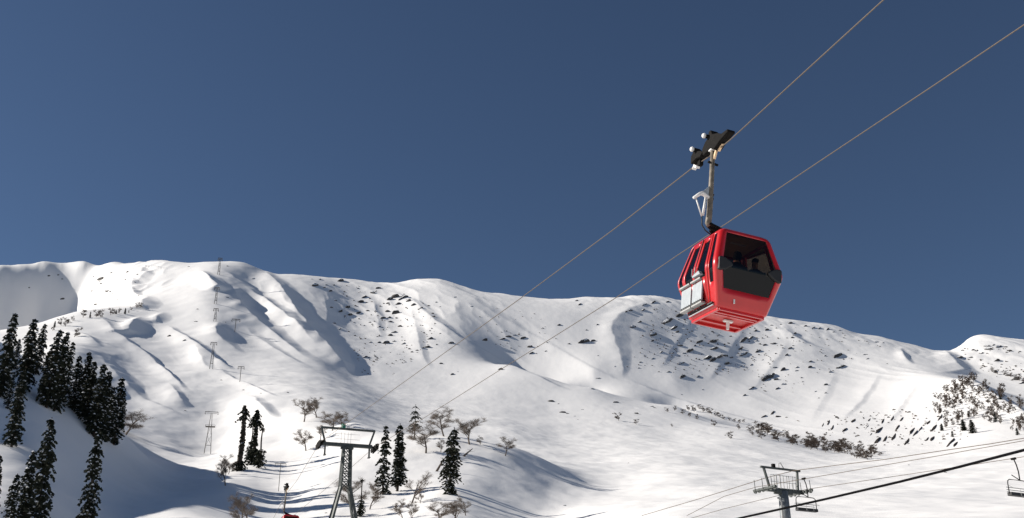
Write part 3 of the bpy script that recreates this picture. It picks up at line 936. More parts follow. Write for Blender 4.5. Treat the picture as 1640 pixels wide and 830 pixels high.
def bare_meshes(seed, spread=0.5, first=0.3, twigs=1.0, tw=0.0015, umbrella=0.0, dense=19):
    """unit-height leafless tree: trunk with limbs, and a haze of fine twigs"""
    rnd = random.Random(seed)
    tb = MB(); v, f = [], []

    def twig(p, d, L, w):
        q = p + d * L
        b = d.cross(Vector((rnd.uniform(-1, 1), rnd.uniform(-1, 1), rnd.uniform(-1, 1)))).normalized() * w
        c = d.cross(b).normalized() * w
        k = len(v)
        v.extend([p - b, p + b, p + c, q]); f.extend([(k, k + 1, k + 3), (k + 1, k + 2, k + 3), (k + 2, k, k + 3)])

    def grow(p, d, L, r, lvl):
        n = 3
        pts, rads = [p.copy()], [r]
        for i in range(n):
            d = (d + Vector((rnd.uniform(-.22, .22), rnd.uniform(-.22, .22), rnd.uniform(-.05, .16) - umbrella * 0.12 * lvl))).normalized()
            p = p + d * L / n
            pts.append(p.copy()); rads.append(r * (1 - 0.5 * (i + 1) / n))
        if lvl < 3: tb.tube(pts, rads, 5 if lvl < 2 else 3, False)
        if lvl >= 2:
            for k in range(int(dense * twigs)):
                t = rnd.random()
                i = min(n - 1, int(t * n)); pp = pts[i].lerp(pts[i + 1], t * n - i)
                dd = (d * 0.7 + Vector((rnd.uniform(-1, 1), rnd.uniform(-1, 1), rnd.uniform(-.5, .9)))).normalized()
                twig(pp, dd, rnd.uniform(0.05, 0.12), tw)
                p2 = pp + dd * 0.04
                for _ in range(2):
                    d2 = (dd + Vector((rnd.uniform(-1, 1), rnd.uniform(-1, 1), rnd.uniform(-.6, .8)))).normalized()
                    twig(p2, d2, rnd.uniform(0.03, 0.07), tw * 0.8)
        if lvl >= 3: return
        nb = [6, 4, 3][lvl]
        for k in range(nb):
            t = (first if lvl == 0 else 0.3) + (1 - (first if lvl == 0 else 0.3)) * (k + rnd.random()) / nb
            i = min(n - 1, int(t * n)); pp = pts[i].lerp(pts[i + 1], min(1, t * n - i))
            an = rnd.random() * 6.283
            dd = (d * 0.8 + Vector((math.cos(an), math.sin(an), 0)) * (0.55 + spread)).normalized()
            grow(pp, dd, L * rnd.uniform(0.42, 0.62) * (1.0 if lvl else 0.9), r * 0.45, lvl + 1)
    grow(Vector((0, 0, -0.02)), Vector((0, 0, 1)), 0.62, 0.020, 0)
    zmax = max(p.z for p in v)
    k = 1.0 / zmax
    tm = bpy.data.meshes.new("trunk"); tm.from_pydata([tuple(p * k) for p in tb.v], [], tb.f); tm.materials.append(M['birch']); tm.update()
    cm = bpy.data.meshes.new("crown"); cm.from_pydata([tuple(p * k) for p in v], [], f); cm.materials.append(M['twig']); cm.update()
    return tm, cm


def joined_mesh(pair, name):
    """trunk and crown of a tree too small to show its parts, as one mesh"""
    v, f, mi = [], [], []
    mats = []
    for me_ in pair:
        k = len(v); km = len(mats)
        v += [tuple(x.co) for x in me_.vertices]
        f += [tuple(i + k for i in p.vertices) for p in me_.polygons]
        mi += [p.material_index + km for p in me_.polygons]
        mats += list(me_.materials)
    me_ = bpy.data.meshes.new(name); me_.from_pydata(v, [], f)
    for m_ in mats: me_.materials.append(m_)
    me_.polygons.foreach_set("material_index", mi); me_.update()
    return me_


rng = random.Random(7)


def plant(name, pair, P, h, wid=1.0, rz=None, lean=(0, 0)):
    root = empty(name, P - Vector((0, 0, 0.01 * h)), 0)
    root.rotation_euler = (lean[0], lean[1], rz if rz is not None else rng.uniform(0, 6.28))
    root.scale = (h * wid, h * wid, h)
    t = bpy.data.objects.new("trunk", pair[0]); C.objects.link(t); t.parent = root
    c = bpy.data.objects.new("crown", pair[1]); C.objects.link(c); c.parent = root
    return root


FIR = [fir_meshes(1), fir_meshes(2, width=0.115, gaps=0.10), fir_meshes(3, width=0.14, gaps=0.15, lean=0.02), fir_meshes(4, width=0.105, gaps=0.2, tiers=26),
       fir_meshes(5, width=0.125, gaps=0.12, lean=-0.02, snow=0.08), fir_meshes(6, lo=0.10, width=0.10, gaps=0.05, tiers=34)]


def standing(xb, yb, yt, rmin=8.0, r=None, rmax=2700):
    P = at(xb, yb, r) if r else hit(xb, yb, rmin, rmax)
    if P is None: return None, 0
    rr_ = math.hypot(P.x, P.y)
    if r: P.z = ground(P.x, P.y)
    xt = xb
    return P, at(xt, yt, rr_).z - P.z


# (base x, base y, top y, mesh, width, label)
left_firs = [
 (0, 636, 497, 0, 1.0, "dark fir cut off by the left edge of the picture, beside the tallest left group"),
 (12, 655, 594, 3, 1.2, "short dark fir standing left below the tallest left group"),
 (36, 625, 507, 0, 1.25, "tall dark fir rising highest in the leftmost clump on the shaded ridge"),
 (57, 600, 516, 2, 1.1, "narrower fir leaning on the right side of the leftmost clump"),
 (22, 592, 541, 4, 1.3, "small fir behind the leftmost clump, next to the picture edge"),
 (18, 716, 588, 1, 1.15, "ragged fir standing lowest of the leftmost clump, its foot on open shaded snow"),
 (74, 653, 524, 2, 1.15, "broad dark fir on the left of the second clump from the left"),
 (88, 657, 528, 0, 1.0, "dark fir in the middle of the second clump from the left, its foot lowest"),
 (102, 645, 545, 3, 1.1, "thin fir on the right side of the second clump from the left"),
 (66, 640, 560, 5, 1.1, "small dark fir tucked between the first and second clumps of firs"),
 (116, 657, 567, 4, 1.25, "fir at the upper left end of the dense dark row on the ridge"),
 (128, 668, 561, 0, 1.1, "tallest pointed fir near the upper end of the dense dark row"),
 (137, 680, 575, 2, 1.1, "dark fir third along the dense row, crowded between taller neighbours"),
 (150, 700, 579, 1, 1.3, "tall fir in the middle of the dense dark row on the ridge"),
 (160, 706, 592, 0, 1.1, "dark fir just right of the middle of the dense row"),
 (171, 708, 617, 4, 1.2, "shorter fir filling the gap towards the lower end of the dense row"),
 (181, 712, 602, 3, 1.35, "fir near the lower right end of the dense dark row"),
 (192, 690, 627, 1, 1.1, "shortest fir closing the lower right end of the dense dark row"),
]
fir_lab = "firs on the shaded left ridge"
for xb, yb, yt, m_, w_, lab in left_firs:
    P, h = standing(xb, yb, yt, 150, rmax=420)
    if P is None: print("no ground", xb, yb); continue
    tag(plant('fir_tree', FIR[m_], P, h, w_ * 0.9), lab, "fir tree", fir_lab)
near_firs = [
 (72, 868, 667, 2, 1.0, 175, "tall shaggy fir with snow clumps rising alone from the bottom edge at left"),
 (38, 880, 720, 0, 1.2, 165, "bushy near fir at the bottom left, left of the tall shaggy one"),
 (14, 880, 757, 4, 1.25, 160, "low near fir filling the bottom left corner"),
 (134, 872, 686, 4, 0.95, 180, "crooked near fir with a thin upper crown, bottom edge right of the shaggy one"),
 (-8, 860, 727, 1, 1.0, 165, "near fir mostly outside the left edge, only its right side showing"),
]
for xb, yb, yt, m_, w_, r_, lab in near_firs:
    top_x = {72: 86, 38: 55, 14: 30, 134: 162, -8: 2}[xb]
    P = hit(xb, yb, 60, 300)
    h = 10.0
    for _ in range(4):                       # straighten the tree under its tip
        r_ = math.hypot(P.x, P.y)
        h = at(top_x, yt, r_).z - P.z
        q = at(top_x, yt, r_)
        P = Vector((q.x, q.y, ground(q.x, q.y)))
    tag(plant('fir_tree', FIR[m_], P, h, w_ * 0.85), lab, "fir tree", "near firs at the bottom left corner")
# knoll
for xb, yb, yt, m_, w_, lab in [
 (613, 792, 680, 3, 1.15, "slender fir with snowy branch tips just right of the lift tower"),
 (637, 787, 677, 5, 1.25, "dense near-black fir beside the snowy one, right of the lift tower"),
]:
    P, h = standing(xb, yb, yt, 150)
    tag(plant('fir_tree', FIR[m_], P, h, w_), lab, "fir tree", "firs on the sunlit knoll")
odd = fir_meshes(21, lo=0.03, width=0.14, gaps=0.12, tiers=34, lean=0.05, zones=[(0.02, 0.22, 0.75), (0.25, 0.72, 1.2), (0.74, 1.0, 1.3)])
P, h = standing(720, 792, 683, 150)
tag(plant('fir_tree', odd, P, h, 1.15, 0.3), "crooked dark fir with a hooked top standing alone on the knoll", "fir tree", "firs on the sunlit knoll")
thin = fir_meshes(22, lo=0.2, width=0.20, gaps=0.35, tiers=11, snow=0.02)
P, h = standing(664, 703, 647, 150)
tag(plant('fir_tree', thin, P, h, 1.2), "small open fir with level branches at the top of the knoll", "fir tree", "firs on the sunlit knoll")
# broken firs: bare boles with a tuft above and another at the foot
brk = [fir_meshes(31, lo=0.02, hi=1.0, width=0.13, tiers=62, zones=[(0.02, 0.16, 1.0), (0.22, 0.80, 0.34), (0.80, 1.0, 1.9)], gaps=0.3, snow=0.02, trunk_r=0.040, taper=0.35),
       fir_meshes(32, lo=0.02, hi=1.0, width=0.12, tiers=62, zones=[(0.02, 0.30, 1.3), (0.36, 0.72, 0.42), (0.72, 0.99, 2.0)], gaps=0.1, snow=0.02, trunk_r=0.034, taper=0.4),
       fir_meshes(33, lo=0.02, hi=1.0, width=0.10, tiers=34, zones=[(0.04, 0.45, 1.0), (0.9, 1.0, 1.5)], gaps=0.25, snow=0.03, trunk_r=0.018, taper=0.5)]
for xb, yb, yt, m_, w_, lab in [
 (383, 754, 648, 0, 1.0, "thick bare broken fir trunk with a dead tuft at its top, left of its pair"),
 (400, 738, 668, 2, 1.1, "thin snag standing between the two thick broken fir trunks"),
 (405, 744, 655, 1, 1.0, "broken fir trunk with a dark bushy head, right of its pair"),
 (415, 750, 683, 2, 1.5, "pale dead snag with foliage low down, rightmost of the broken trunks"),
 (577, 828, 766, 2, 1.3, "stubby broken trunk with dark foliage at its foot right of the lift tower"),
]:
    P, h = standing(xb, yb, yt, 150)
    tag(plant('broken_fir', brk[m_], P, h, w_), lab, "dead tree", "broken firs")
logm = MB(); logm.tube([(0, 0, 0), (0.15, 0, 0.5), (0.32, 0.05, 1.0)], [0.05, 0.04, 0.02], 7)
logm.tube([(0.2, 0.02, 0.6), (0.42, 0.05, 0.72)], [0.018, 0.008], 5); logm.tube([(0.26, 0.02, 0.8), (0.12, 0.05, 0.95)], [0.014, 0.006], 5)
for xb, yb, xt, yt, lab in [(699, 755, 714, 731, "leaning bare snag propped beside the crooked dark fir"), (742, 731, 757, 718, "leaning pale snag on the crest right of the crooked fir")]:
    P = hit(xb, yb, 150); r_ = math.hypot(P.x, P.y); Q_ = at(xt, yt, r_)
    o = logm.build('dead_snag', M['birch'], None, True)
    o.location = P - Vector((0, 0, 0.1)); s_ = (Q_.z - P.z); o.scale = ((Q_.x - P.x) / 0.32, s_, s_)
    tag(o, lab, "dead tree")

BARE = [bare_meshes(51, 0.3, 0.22), bare_meshes(52, 0.45, 0.3, umbrella=0.25), bare_meshes(53, 0.2, 0.2), bare_meshes(54, 0.38, 0.28, umbrella=0.1), bare_meshes(55, 0.1, 0.15, twigs=0.6)]
for xb, yb, yt, m_, w_, lab in [
 (682, 726, 670, 1, 1.25, "spreading bare brown tree next to the small open fir"),
 (711, 699, 650, 3, 1.25, "broad bare tree on the knoll crest, left of the crooked fir's top"),
 (752, 712, 667, 0, 1.3, "bare tree with a round brown crown just right of the crooked fir"),
 (769, 713, 697, 2, 1.2, "small bare bush on the crest beyond the round crowned tree"),
 (809, 730, 697, 3, 1.2, "small bare tree standing alone at the right end of the crest"),
 (487, 676, 638, 0, 1.2, "bare tree with a round crown, left of two behind the lift tower"),
 (507, 669, 634, 2, 1.3, "darker bare tree, right of two behind the lift tower's left end"),
 (532, 690, 653, 1, 1.4, "spreading bare tree behind the left arm of the lift tower"),
 (549, 688, 658, 3, 1.2, "bare tree showing above the lift tower's top beam"),
 (490, 722, 684, 1, 1.2, "bare bent tree on the slope left of the lift tower's arm"),
 (513, 705, 680, 0, 1.1, "small bare tree right behind the left end of the lift tower"),
 (592, 816, 768, 2, 1.0, "slim bare tree right of the stubby broken trunk"),
 (566, 826, 762, 3, 1.1, "bare bush growing around the stubby broken trunk"),
 (645, 832, 797, 2, 1.2, "bare young tree at the bottom edge, left of the taller twin"),
 (659, 806, 752, 4, 1.2, "tall thin bare tree between the dark firs and the crooked one"),
 (660, 834, 800, 2, 1.1, "bare young tree at the bottom edge below the tall thin one"),
 (673, 806, 785, 4, 1.3, "tiny bare sapling right of the tall thin tree"),
 (706, 842, 800, 1, 1.5, "dense bare bush at the bottom edge below the crooked fir"),
 (728, 838, 801, 0, 1.7, "widest brown bush at the bottom edge right of the crooked fir"),
 (746, 826, 789, 4, 1.1, "dark forked bare sapling right of the brown bush"),
 (201, 696, 654, 1, 1.9, "bare brown tree with an umbrella crown at the end of the fir row"),
 (361, 778, 724, 2, 0.9, "faint bare tree below the broken fir trunks"),
 (388, 852, 786, 3, 0.9, "bare tree at the bottom edge with a twisted stem, left of its twin"),
 (399, 840, 788, 4, 1.2, "forked bare tree at the bottom edge, right of its twisted twin"),
 (366, 760, 738, 0, 1.2, "small bare shrub at the foot of the broken fir trunks"),
 (706, 724, 700, 2, 1.0, "low bare sapling among the trees on the knoll crest"),
 (722, 738, 712, 2, 1.0, "thin bare tree half hidden behind the crooked fir"),
]:
    P, h = standing(xb, yb, yt, 150)
    if P is None: print("none", xb, yb); continue
    tag(plant('bare_tree', BARE[m_], P, h, w_ * 1.2), lab, "bare tree", "bare trees about the knoll")

# far away: single-mesh trees
M['scrub'] = mat('far_scrub_twigs', (0.125, 0.098, 0.082), 0.9, noise=0.35, nscale=2, spec=0.1)
FARB = [joined_mesh(bare_meshes(61 + i, 0.25, 0.05, tw=0.0095, dense=4), 'bare_tree') for i in range(4)]
for m_ in FARB: m_.materials[1] = M['scrub']
FARF = [joined_mesh(FIR[i], 'fir_tree') for i in (1, 3)]
def far_tree(name, me_, x, y, hpx, wid, lab, cat, grp, rmin=400):
    P = hit(x, y, rmin)
    if P is None: return
    o = bpy.data.objects.new(name, me_); C.objects.link(o)
    h = hpx / F_PX * P.length
    o.location = P - Vector((0, 0, 0.03 * h)); o.rotation_euler = (0, 0, rng.uniform(0, 6.28)); o.scale = (h * wid, h * wid, h)
    tag(o, lab, cat, grp)
for i, (x, y, hp, k) in enumerate([(87, 524, 10, 'f'), (105, 523, 16, 'b'), (98, 522, 12, 'b'), (116, 514, 9, 'b'), (133, 509, 15, 'b'), (144, 509, 10, 'f'), (154, 508, 13, 'b'), (161, 508, 14, 'b'), (177, 505, 13, 'b'), (184, 504, 8, 'b'),
                     (186, 503, 7, 'f'), (191, 502, 10, 'b'), (200, 503, 10, 'f'), (206, 501, 5, 'f'), (210, 497, 6, 'b'), (219, 494, 10, 'b'), (224, 493, 10, 'b'), (84, 530, 8, 'b'), (119, 540, 16, 'b'), (47, 545, 16, 'b')]):
    if k == 'f': far_tree('fir_tree', FARF[i % 2], x, y, hp, 1.6, "tiny dark fir in the line of small trees along the rounded left hill crest", "fir tree", "small trees along the left hill crest")
    else: far_tree('bare_tree', FARB[i % 4], x, y, hp, 1.3, "tiny bare tree in the line of small trees along the rounded left hill crest", "bare tree", "small bare trees along the left hill crest")
mid = [(1068,660,8),(1080,658,8),(1094,664,10),(1103,658,9),(1112,660,11),(1120,655,9),(1126,660,11),(1134,661,10),(1140,664,10),(1147,667,10),(1154,669,9),(1160,672,8),(1168,674,7),(1176,676,6),(1184,678,7),(1191,677,6),(1104,668,8),(1117,672,9),(1145,683,12),(991,674,13),(1019,680,10),(1170,703,14),(1183,688,10),(1076,684,6),(1200,692,9)]
for x, y, hp in mid:
    far_tree('bare_tree', FARB[rng.randrange(4)], x, y, hp, 1.5, "tiny bare shrub in the band of scrub on the smooth middle hill", "bare shrub", "scrub on the middle hill")
for k in range(82):
    t = rng.random()
    x = 1200 + 205 * t + rng.uniform(-8, 8); yc = 690 + 42 * t + rng.uniform(-7, 9)
    far_tree('bare_tree', FARB[rng.randrange(4)], x, yc, rng.uniform(7, 15), 1.9, "small bare shrub in the brown band of scrub along the valley floor at right", "bare shrub", "scrub along the valley floor")
def inside(x, y, poly):
    c = False; n = len(poly)
    for i in range(n):
        x1, y1 = poly[i]; x2, y2 = poly[i - 1]
        if (y1 > y) != (y2 > y) and x < (x2 - x1) * (y - y1) / (y2 - y1) + x1: c = not c
    return c
wood = [(1500, 632), (1540, 612), (1556, 608), (1600, 628), (1640, 650), (1660, 700), (1620, 690), (1560, 672), (1520, 690), (1492, 668)]
n = 0
while n < 140:
    x, y = rng.uniform(1488, 1665), rng.uniform(606, 700)
    if inside(x, y, wood):
        far_tree('bare_tree', FARB[rng.randrange(4)], x, y, rng.uniform(9, 17), 0.95, "small bare tree among many in the brown wood on the right-hand hill", "bare tree", "wood on the right-hand hill"); n += 1
for x, y, hp in [(1544, 690, 22), (1558, 694, 26), (1595, 676, 18), (1509, 690, 14), (1630, 697, 14), (1602, 640, 10), (1552, 668, 12), (1526, 700, 12)]:
    far_tree('fir_tree', FARF[rng.randrange(2)], x, y, hp * 0.8, 2.6, "dark fir standing out among the bare trees of the right-hand wood", "fir tree", "firs in the right-hand wood")
for x, y in [(1625, 607), (1632, 610), (1638, 612), (1618, 604), (1608, 601), (1590, 596), (1598, 600), (1644, 616)]:
    far_tree('bare_tree', FARB[rng.randrange(4)], x, y, 8, 1.6, "tiny bare tree on the far slope behind the right-hand wood", "bare tree", "bare trees behind the right-hand wood", 1150)

# ------------------------------------------------------------------ rocks
def rock_mesh(seed, rough=0.35):
    rnd = random.Random(seed)
    bm = bmesh.new()
    bmesh.ops.create_icosphere(bm, subdivisions=3, radius=0.5)
    offs = [Vector((rnd.uniform(-1, 1), rnd.uniform(-1, 1), rnd.uniform(-1, 1))).normalized() for _ in range(11)]
    cut = [rnd.uniform(0.24, 0.44) for _ in offs]
    for vtx in bm.verts:
        p = vtx.co.copy()
        for n_v, c in zip(offs, cut):
            d = p.dot(n_v)
            if d > c: p -= n_v * (d - c)
        p += Vector((rnd.uniform(-1, 1), rnd.uniform(-1, 1), rnd.uniform(-1, 1))) * 0.022
        vtx.co = p
    me_ = bpy.data.meshes.new("rock"); bm.to_mesh(me_); bm.free()
    mi = [1 if (p.normal.z > 0.72 and rnd.random() < 0.75) else 0 for p in me_.polygons]
    me_.materials.append(M['rock']); me_.materials.append(M['clump_snow'])
    me_.polygons.foreach_set("material_index", mi)
    return me_
ROCK = [rock_mesh(100 + i) for i in range(9)]
ROCKD = [rock_mesh(130 + i) for i in range(4)]
for r_m in ROCKD:
    r_m.materials[0] = M['darkrock']; r_m.polygons.foreach_set("material_index", [0] * len(r_m.polygons))
def rock(x, y, w, slant, lab, grp, hk=0.75, rmin=400, pool=None):
    P1 = hit(x - w / 2, y + slant * w / 2, rmin); P2 = hit(x + w / 2, y - slant * w / 2, rmin)
    Pc = hit(x, y, rmin)
    if P1 is None or P2 is None or Pc is None: return
    d = P2 - P1
    if d.length > 45 * w / F_PX * Pc.length: return
    wm = w / F_PX * Pc.length
    o = bpy.data.objects.new("rock", rng.choice(pool or ROCK)); C.objects.link(o)
    L = max(d.length, wm)
    o.rotation_euler = (rng.uniform(-.25, .25), -math.asin(max(-1, min(1, d.z / max(d.length, 1e-3)))), math.atan2(d.y, d.x))
    o.scale = (L * 1.15, wm * rng.uniform(0.6, 0.9) if L < 1.5 * wm else wm * 0.5, wm * hk * rng.uniform(0.8, 1.3))
    o.location = Pc - Vector((0, 0, 0.12 * o.scale[2]))
    tag(o, lab, "rock", grp)
Z4 = [(400,215,50),(465,213,20),(450,230,20),(510,215,15),(550,190,40),(487,252,22),(657,235,16),(775,235,34),(748,262,40),(690,288,36),(670,318,60),(592,348,34),(548,375,34),(607,395,34),(655,385,30),(710,370,24),(762,373,20),(830,375,34),(880,385,50),(803,415,34),(840,412,26),(850,437,30),(515,445,24),(542,480,20),(780,466,20),(632,440,12),(692,460,14),(725,440,16),(520,308,16),(492,350,20),(885,285,55),(930,290,50),(960,310,40),(990,335,30),(1035,352,20),(895,330,36),(850,300,36),(835,325,26),(1080,340,20),(1130,318,16),(1240,287,16),(910,465,30),(875,500,34),(850,520,34),(780,523,16),(730,560,16),(785,563,24),(830,565,44),(870,555,20),(925,570,24),(1150,508,16),(1090,540,36),(1045,595,20),(1075,590,40),(1130,575,16),(1220,565,36),(1010,610,20),(980,620,20),(695,650,30),(720,652,16),(655,660,16),(940,680,16),(1155,690,22),(1225,755,24),(1258,738,10),(1420,548,44),(1530,540,34),(1565,525,34),(1340,343,14),(1390,407,14),(1150,345,10),(375,178,10),(425,180,12),(20,175,16)]
for zx, zy, w in Z4:
    rock(400 + zx / 3.774, 400 + zy / 3.774, w / 3.774 * 1.05, rng.uniform(0, 0.35), "dark rock poking through the snow on the face below the middle summit", "rocks on the middle face")
rock(801, 592, 9, 0.1, "single big square boulder on the rounded middle knoll with a shadow to its right", None, 0.9)
Z5 = [(440,330,70),(490,327,30),(285,230,24),(515,228,16),(65,310,36),(115,400,30),(110,360,34),(145,402,12),(205,387,14),(15,290,20),(345,343,16),(450,260,12),(390,83,20),(410,105,20),(850,325,20),(860,285,50),(945,205,55),(1015,170,55),(975,250,44),(1000,270,26),(940,90,20),(1045,135,20),(855,92,26),(800,105,26),(735,240,44),(770,212,26),(1020,353,40),(1080,385,44),(1130,333,40),(1105,355,20),(1215,330,50),(1225,372,44),(970,400,20),(1040,400,20),(1160,290,12),(1210,270,16),(1250,290,14),(1180,430,50),(1215,440,44),(1250,425,40),(1293,415,40),(1300,462,36),(1330,425,24),(1400,320,44),(1440,310,36),(1380,375,36),(1395,405,50),(1490,387,34),(1475,325,16),(1530,350,20),(1250,478,20),(1385,480,16),(1415,485,12),(1445,470,16),(1515,440,12),(1470,265,24),(1540,260,24),(1580,345,12),(850,432,16),(900,395,20),(800,415,10),(1018,460,40),(1030,545,34),(1128,540,26),(945,512,20),(765,490,16),(620,480,10),(775,455,14),(520,415,10),(1450,610,30),(1530,555,50),(1560,540,50),(1405,655,26),(1025,650,10),(1150,620,10),(720,140,30),(690,150,16),(790,140,24)]
for zx, zy, w in Z5:
    rock(820 + zx / 3.774, 460 + zy / 3.774, w / 3.774 * 1.05, rng.uniform(0.1, 0.6), "dark rock outcrop in the snow of the long right-hand mountain face", "rocks on the right-hand face")
for zx, zy, w in [(518,550,26),(490,615,26),(235,690,40),(280,706,16),(310,758,44),(335,765,24),(378,780,10),(397,800,10),(425,740,18),(625,697,34),(755,765,32),(845,722,30),(862,730,20)]:
    rock(820 + zx / 3.774, 460 + zy / 3.774, w / 3.774 * 1.05, rng.uniform(-0.1, 0.15), "scattered dark stone lying on the smooth middle hill", "stones on the middle hill", 0.4)
Z6 = [(60,80,20),(30,108,20),(115,75,12),(175,68,30),(265,85,20),(310,95,20),(350,98,16),(400,105,24),(435,120,12),(470,110,12),(725,155,24),(692,181,24),(735,185,10),(200,130,26),(185,155,20),(75,192,26),(15,200,18),(173,218,24),(150,260,26),(290,300,26),(290,335,26),(210,335,20),(210,355,20),(78,335,24),(130,350,44),(40,395,70),(90,408,30),(130,437,30),(97,462,24),(240,398,14),(245,422,12),(455,268,54),(480,330,50),(380,265,12),(622,257,18),(640,282,14),(757,313,10),(325,480,14),(390,440,26),(385,490,18),(415,360,20),(345,520,12),(995,578,10)]
for zx, zy, w in Z6:
    rock(1220 + zx / 3.774, 500 + zy / 3.774, w / 3.774 * 1.05, rng.uniform(0.1, 0.6), "dark stone scattered on the snow slope below the right-hand skyline", "stones below the right-hand skyline")
for zx, zy, w in [(1265,275,24),(1280,230,20),(1200,275,36),(1330,250,20),(1360,205,34),(1370,225,40),(1430,210,36),(1475,212,24),(1495,235,30),(1420,295,36),(1485,385,30),(1530,410,50),(1570,430,36),(1455,445,24),(1410,360,24),(1215,232,20),(1290,388,20),(1300,235,14),(1400,200,16),(1560,240,16)]:
    rock(1220 + zx / 3.774, 500 + zy / 3.774, w / 3.774 * 1.05, rng.uniform(-0.1, 0.5), "dark rock on the small separate summit at the right edge", "rocks on the right-edge summit", rmin=1080)
for zx, zy, w, sl in [(730,660,22,2.2),(790,640,26,1.6),(705,715,50,1.1),(745,770,30,1.8),(700,780,44,1.2),(800,750,40,1.7),(820,700,26,1.6),(845,650,24,1.4),(880,780,46,1.5),(905,720,36,1.6),(930,730,30,1.4),(960,705,26,1.5),(1010,665,34,1.0),(1040,705,40,1.4),(1080,635,30,1.6),(1030,765,40,1.4),(1000,770,24,1.4),(1150,780,50,1.1),(1170,800,40,1.6),(1130,800,30,1.5),(425,705,22,2.4),(405,665,20,2.2),(370,680,16,2.0),(555,655,36,0.9),(500,715,30,1.0),(615,640,14,-1.6),(650,650,20,1.2),(15,630,36,0.5),(65,610,24,1.2),(95,632,44,0.2),(150,637,20,0),(220,658,20,-0.4),(640,690,16,1.2),(660,740,14,1.4),(1215,700,20,1.4),(1100,600,16,1.2)]:
    rock(1220 + zx / 3.774, 500 + zy / 3.774, w / 3.774 * 0.95, sl, "slanting dark rock rib in the snow above the valley scrub at right", "slanting rock ribs above the valley", 0.6, 500, ROCKD)
for zx, zy, w in [(640,185,44),(705,147,20),(805,142,24),(685,260,40),(700,265,20),(580,262,16),(605,347,20),(310,165,20),(370,160,16),(395,185,14),(395,310,24),(185,240,12),(1195,108,14),(1437,302,20),(1440,105,14),(1605,182,12),(1250,377,14),(1070,548,34),(1165,575,24),(1240,455,24),(1427,460,10),(635,215,14)]:
    rock(zx / 3.951, 400 + zy / 3.951, w / 3.951, rng.uniform(-0.1, 0.3), "dark stone showing through the snow near the left summit", "stones near the left summit")
for x, y, w in [(418, 630, 4), (390, 625, 4), (461, 629, 4), (354, 609, 4), (296, 658, 4), (522, 822, 5), (1006, 742, 4), (1058, 713, 4), (1514, 757, 5), (905, 810, 6), (1456, 745, 4)]:
    rock(x, y, w, 0, "lone small stone on open smooth snow", "lone stones on open snow", 0.6, 120)

# scree too fine and plentiful to count: one mesh of small stones
sv, sf = [], []
def strew(poly, n, lo_, hi_s, rmin=700):
    xs = [p[0] for p in poly]; ys = [p[1] for p in poly]
    while n > 0:
        x, y = rng.uniform(min(xs), max(xs)), rng.uniform(min(ys), max(ys))
        if not inside(x, y, poly): continue
        if vnoise(np.array([x / 16.0]), np.array([y / 10.0]), 77)[0] < 0.02 and rng.random() < 0.85: continue
        n -= 1
        P = hit(x, y, rmin)
        if P is None: continue
        k = P.length / F_PX; s_ = rng.uniform(lo_, hi_s) * k
        me_ = rng.choice(ROCKD); rz = Matrix.Rotation(rng.uniform(0, 6.28), 3, 'Z')
        b0 = len(sv)
        sc = Vector((s_ * rng.uniform(0.8, 1.9), s_ * rng.uniform(0.7, 1.2), s_ * rng.uniform(0.6, 1.1)))
        for vx in SMALL[0]: sv.append(tuple(P + rz @ Vector((vx.x * sc.x, vx.y * sc.y, vx.z * sc.z))))
        sf.extend([tuple(i + b0 for i in f) for f in SMALL[1]])
bmt = bmesh.new(); bmesh.ops.create_icosphere(bmt, subdivisions=1, radius=0.5)
SMALL = ([v.co.copy() + Vector((rng.uniform(-.09, .09), rng.uniform(-.09, .09), rng.uniform(-.09, .09))) for v in bmt.verts], [tuple(v.index for v in f.verts) for f in bmt.faces]); bmt.free()
strew([(535, 455), (640, 462), (700, 500), (700, 540), (640, 600), (580, 600), (560, 540)], 170, 1.2, 3.4)
strew([(1050, 490), (1120, 490), (1240, 525), (1290, 560), (1200, 600), (1080, 600), (1000, 590)], 260, 1.2, 3.4)
strew([(1230, 520), (1350, 530), (1420, 560), (1330, 600), (1250, 640), (1200, 620)], 90, 1.1, 2.8)
strew([(1540, 555), (1640, 560), (1640, 620), (1560, 600)], 70, 1.2, 3.0, 1100)
strew([(1330, 660), (1420, 655), (1520, 655), (1560, 700), (1500, 715), (1400, 715), (1320, 700)], 160, 1.2, 4.0)
strew([(150, 440), (230, 440), (225, 480), (140, 490)], 30, 1.2, 2.8, 1000)
strew([(780, 490), (860, 500), (900, 540), (830, 570), (780, 550)], 40, 1.1, 2.6)
scr = mesh_obj("scree", sv, sf, M['darkrock'])
tag(scr, "fine dark scree speckling the snow between the bigger rocks of the far faces", "scree", kind="stuff")
print("rocks", len([o for o in bpy.data.objects if o.name.startswith("rock")]), "bare", len([o for o in bpy.data.objects if o.name.startswith("bare_tree")]))
# ------------------------------------------------------------------ near lift tower
def lattice(mb, c0, w0, c1, w1, n, r, d0=None, d1=None, leg=None):
    """four-legged lattice between two square sections: centre, half width"""
    d0 = d0 or w0; d1 = d1 or w1
    def pt(t, k):
        c = Vector(c0).lerp(Vector(c1), t); w = w0 + (w1 - w0) * t; d = d0 + (d1 - d0) * t
        sx, sy = [(-1, -1), (1, -1), (1, 1), (-1, 1)][k]
        return c + Vector((sx * w, sy * d, 0))
    for k in range(4): mb.bar(pt(0, k), pt(1, k), leg or r * 1.8)
    for i in range(n):
        t0, t1 = i / n, (i + 1) / n
        for k in range(4):
            k2 = (k + 1) % 4
            mb.bar(pt(t0, k), pt(t1, k2), r)
            mb.bar(pt(t0, k2), pt(t1, k), r)
            mb.bar(pt(t1, k), pt(t1, k2), r)

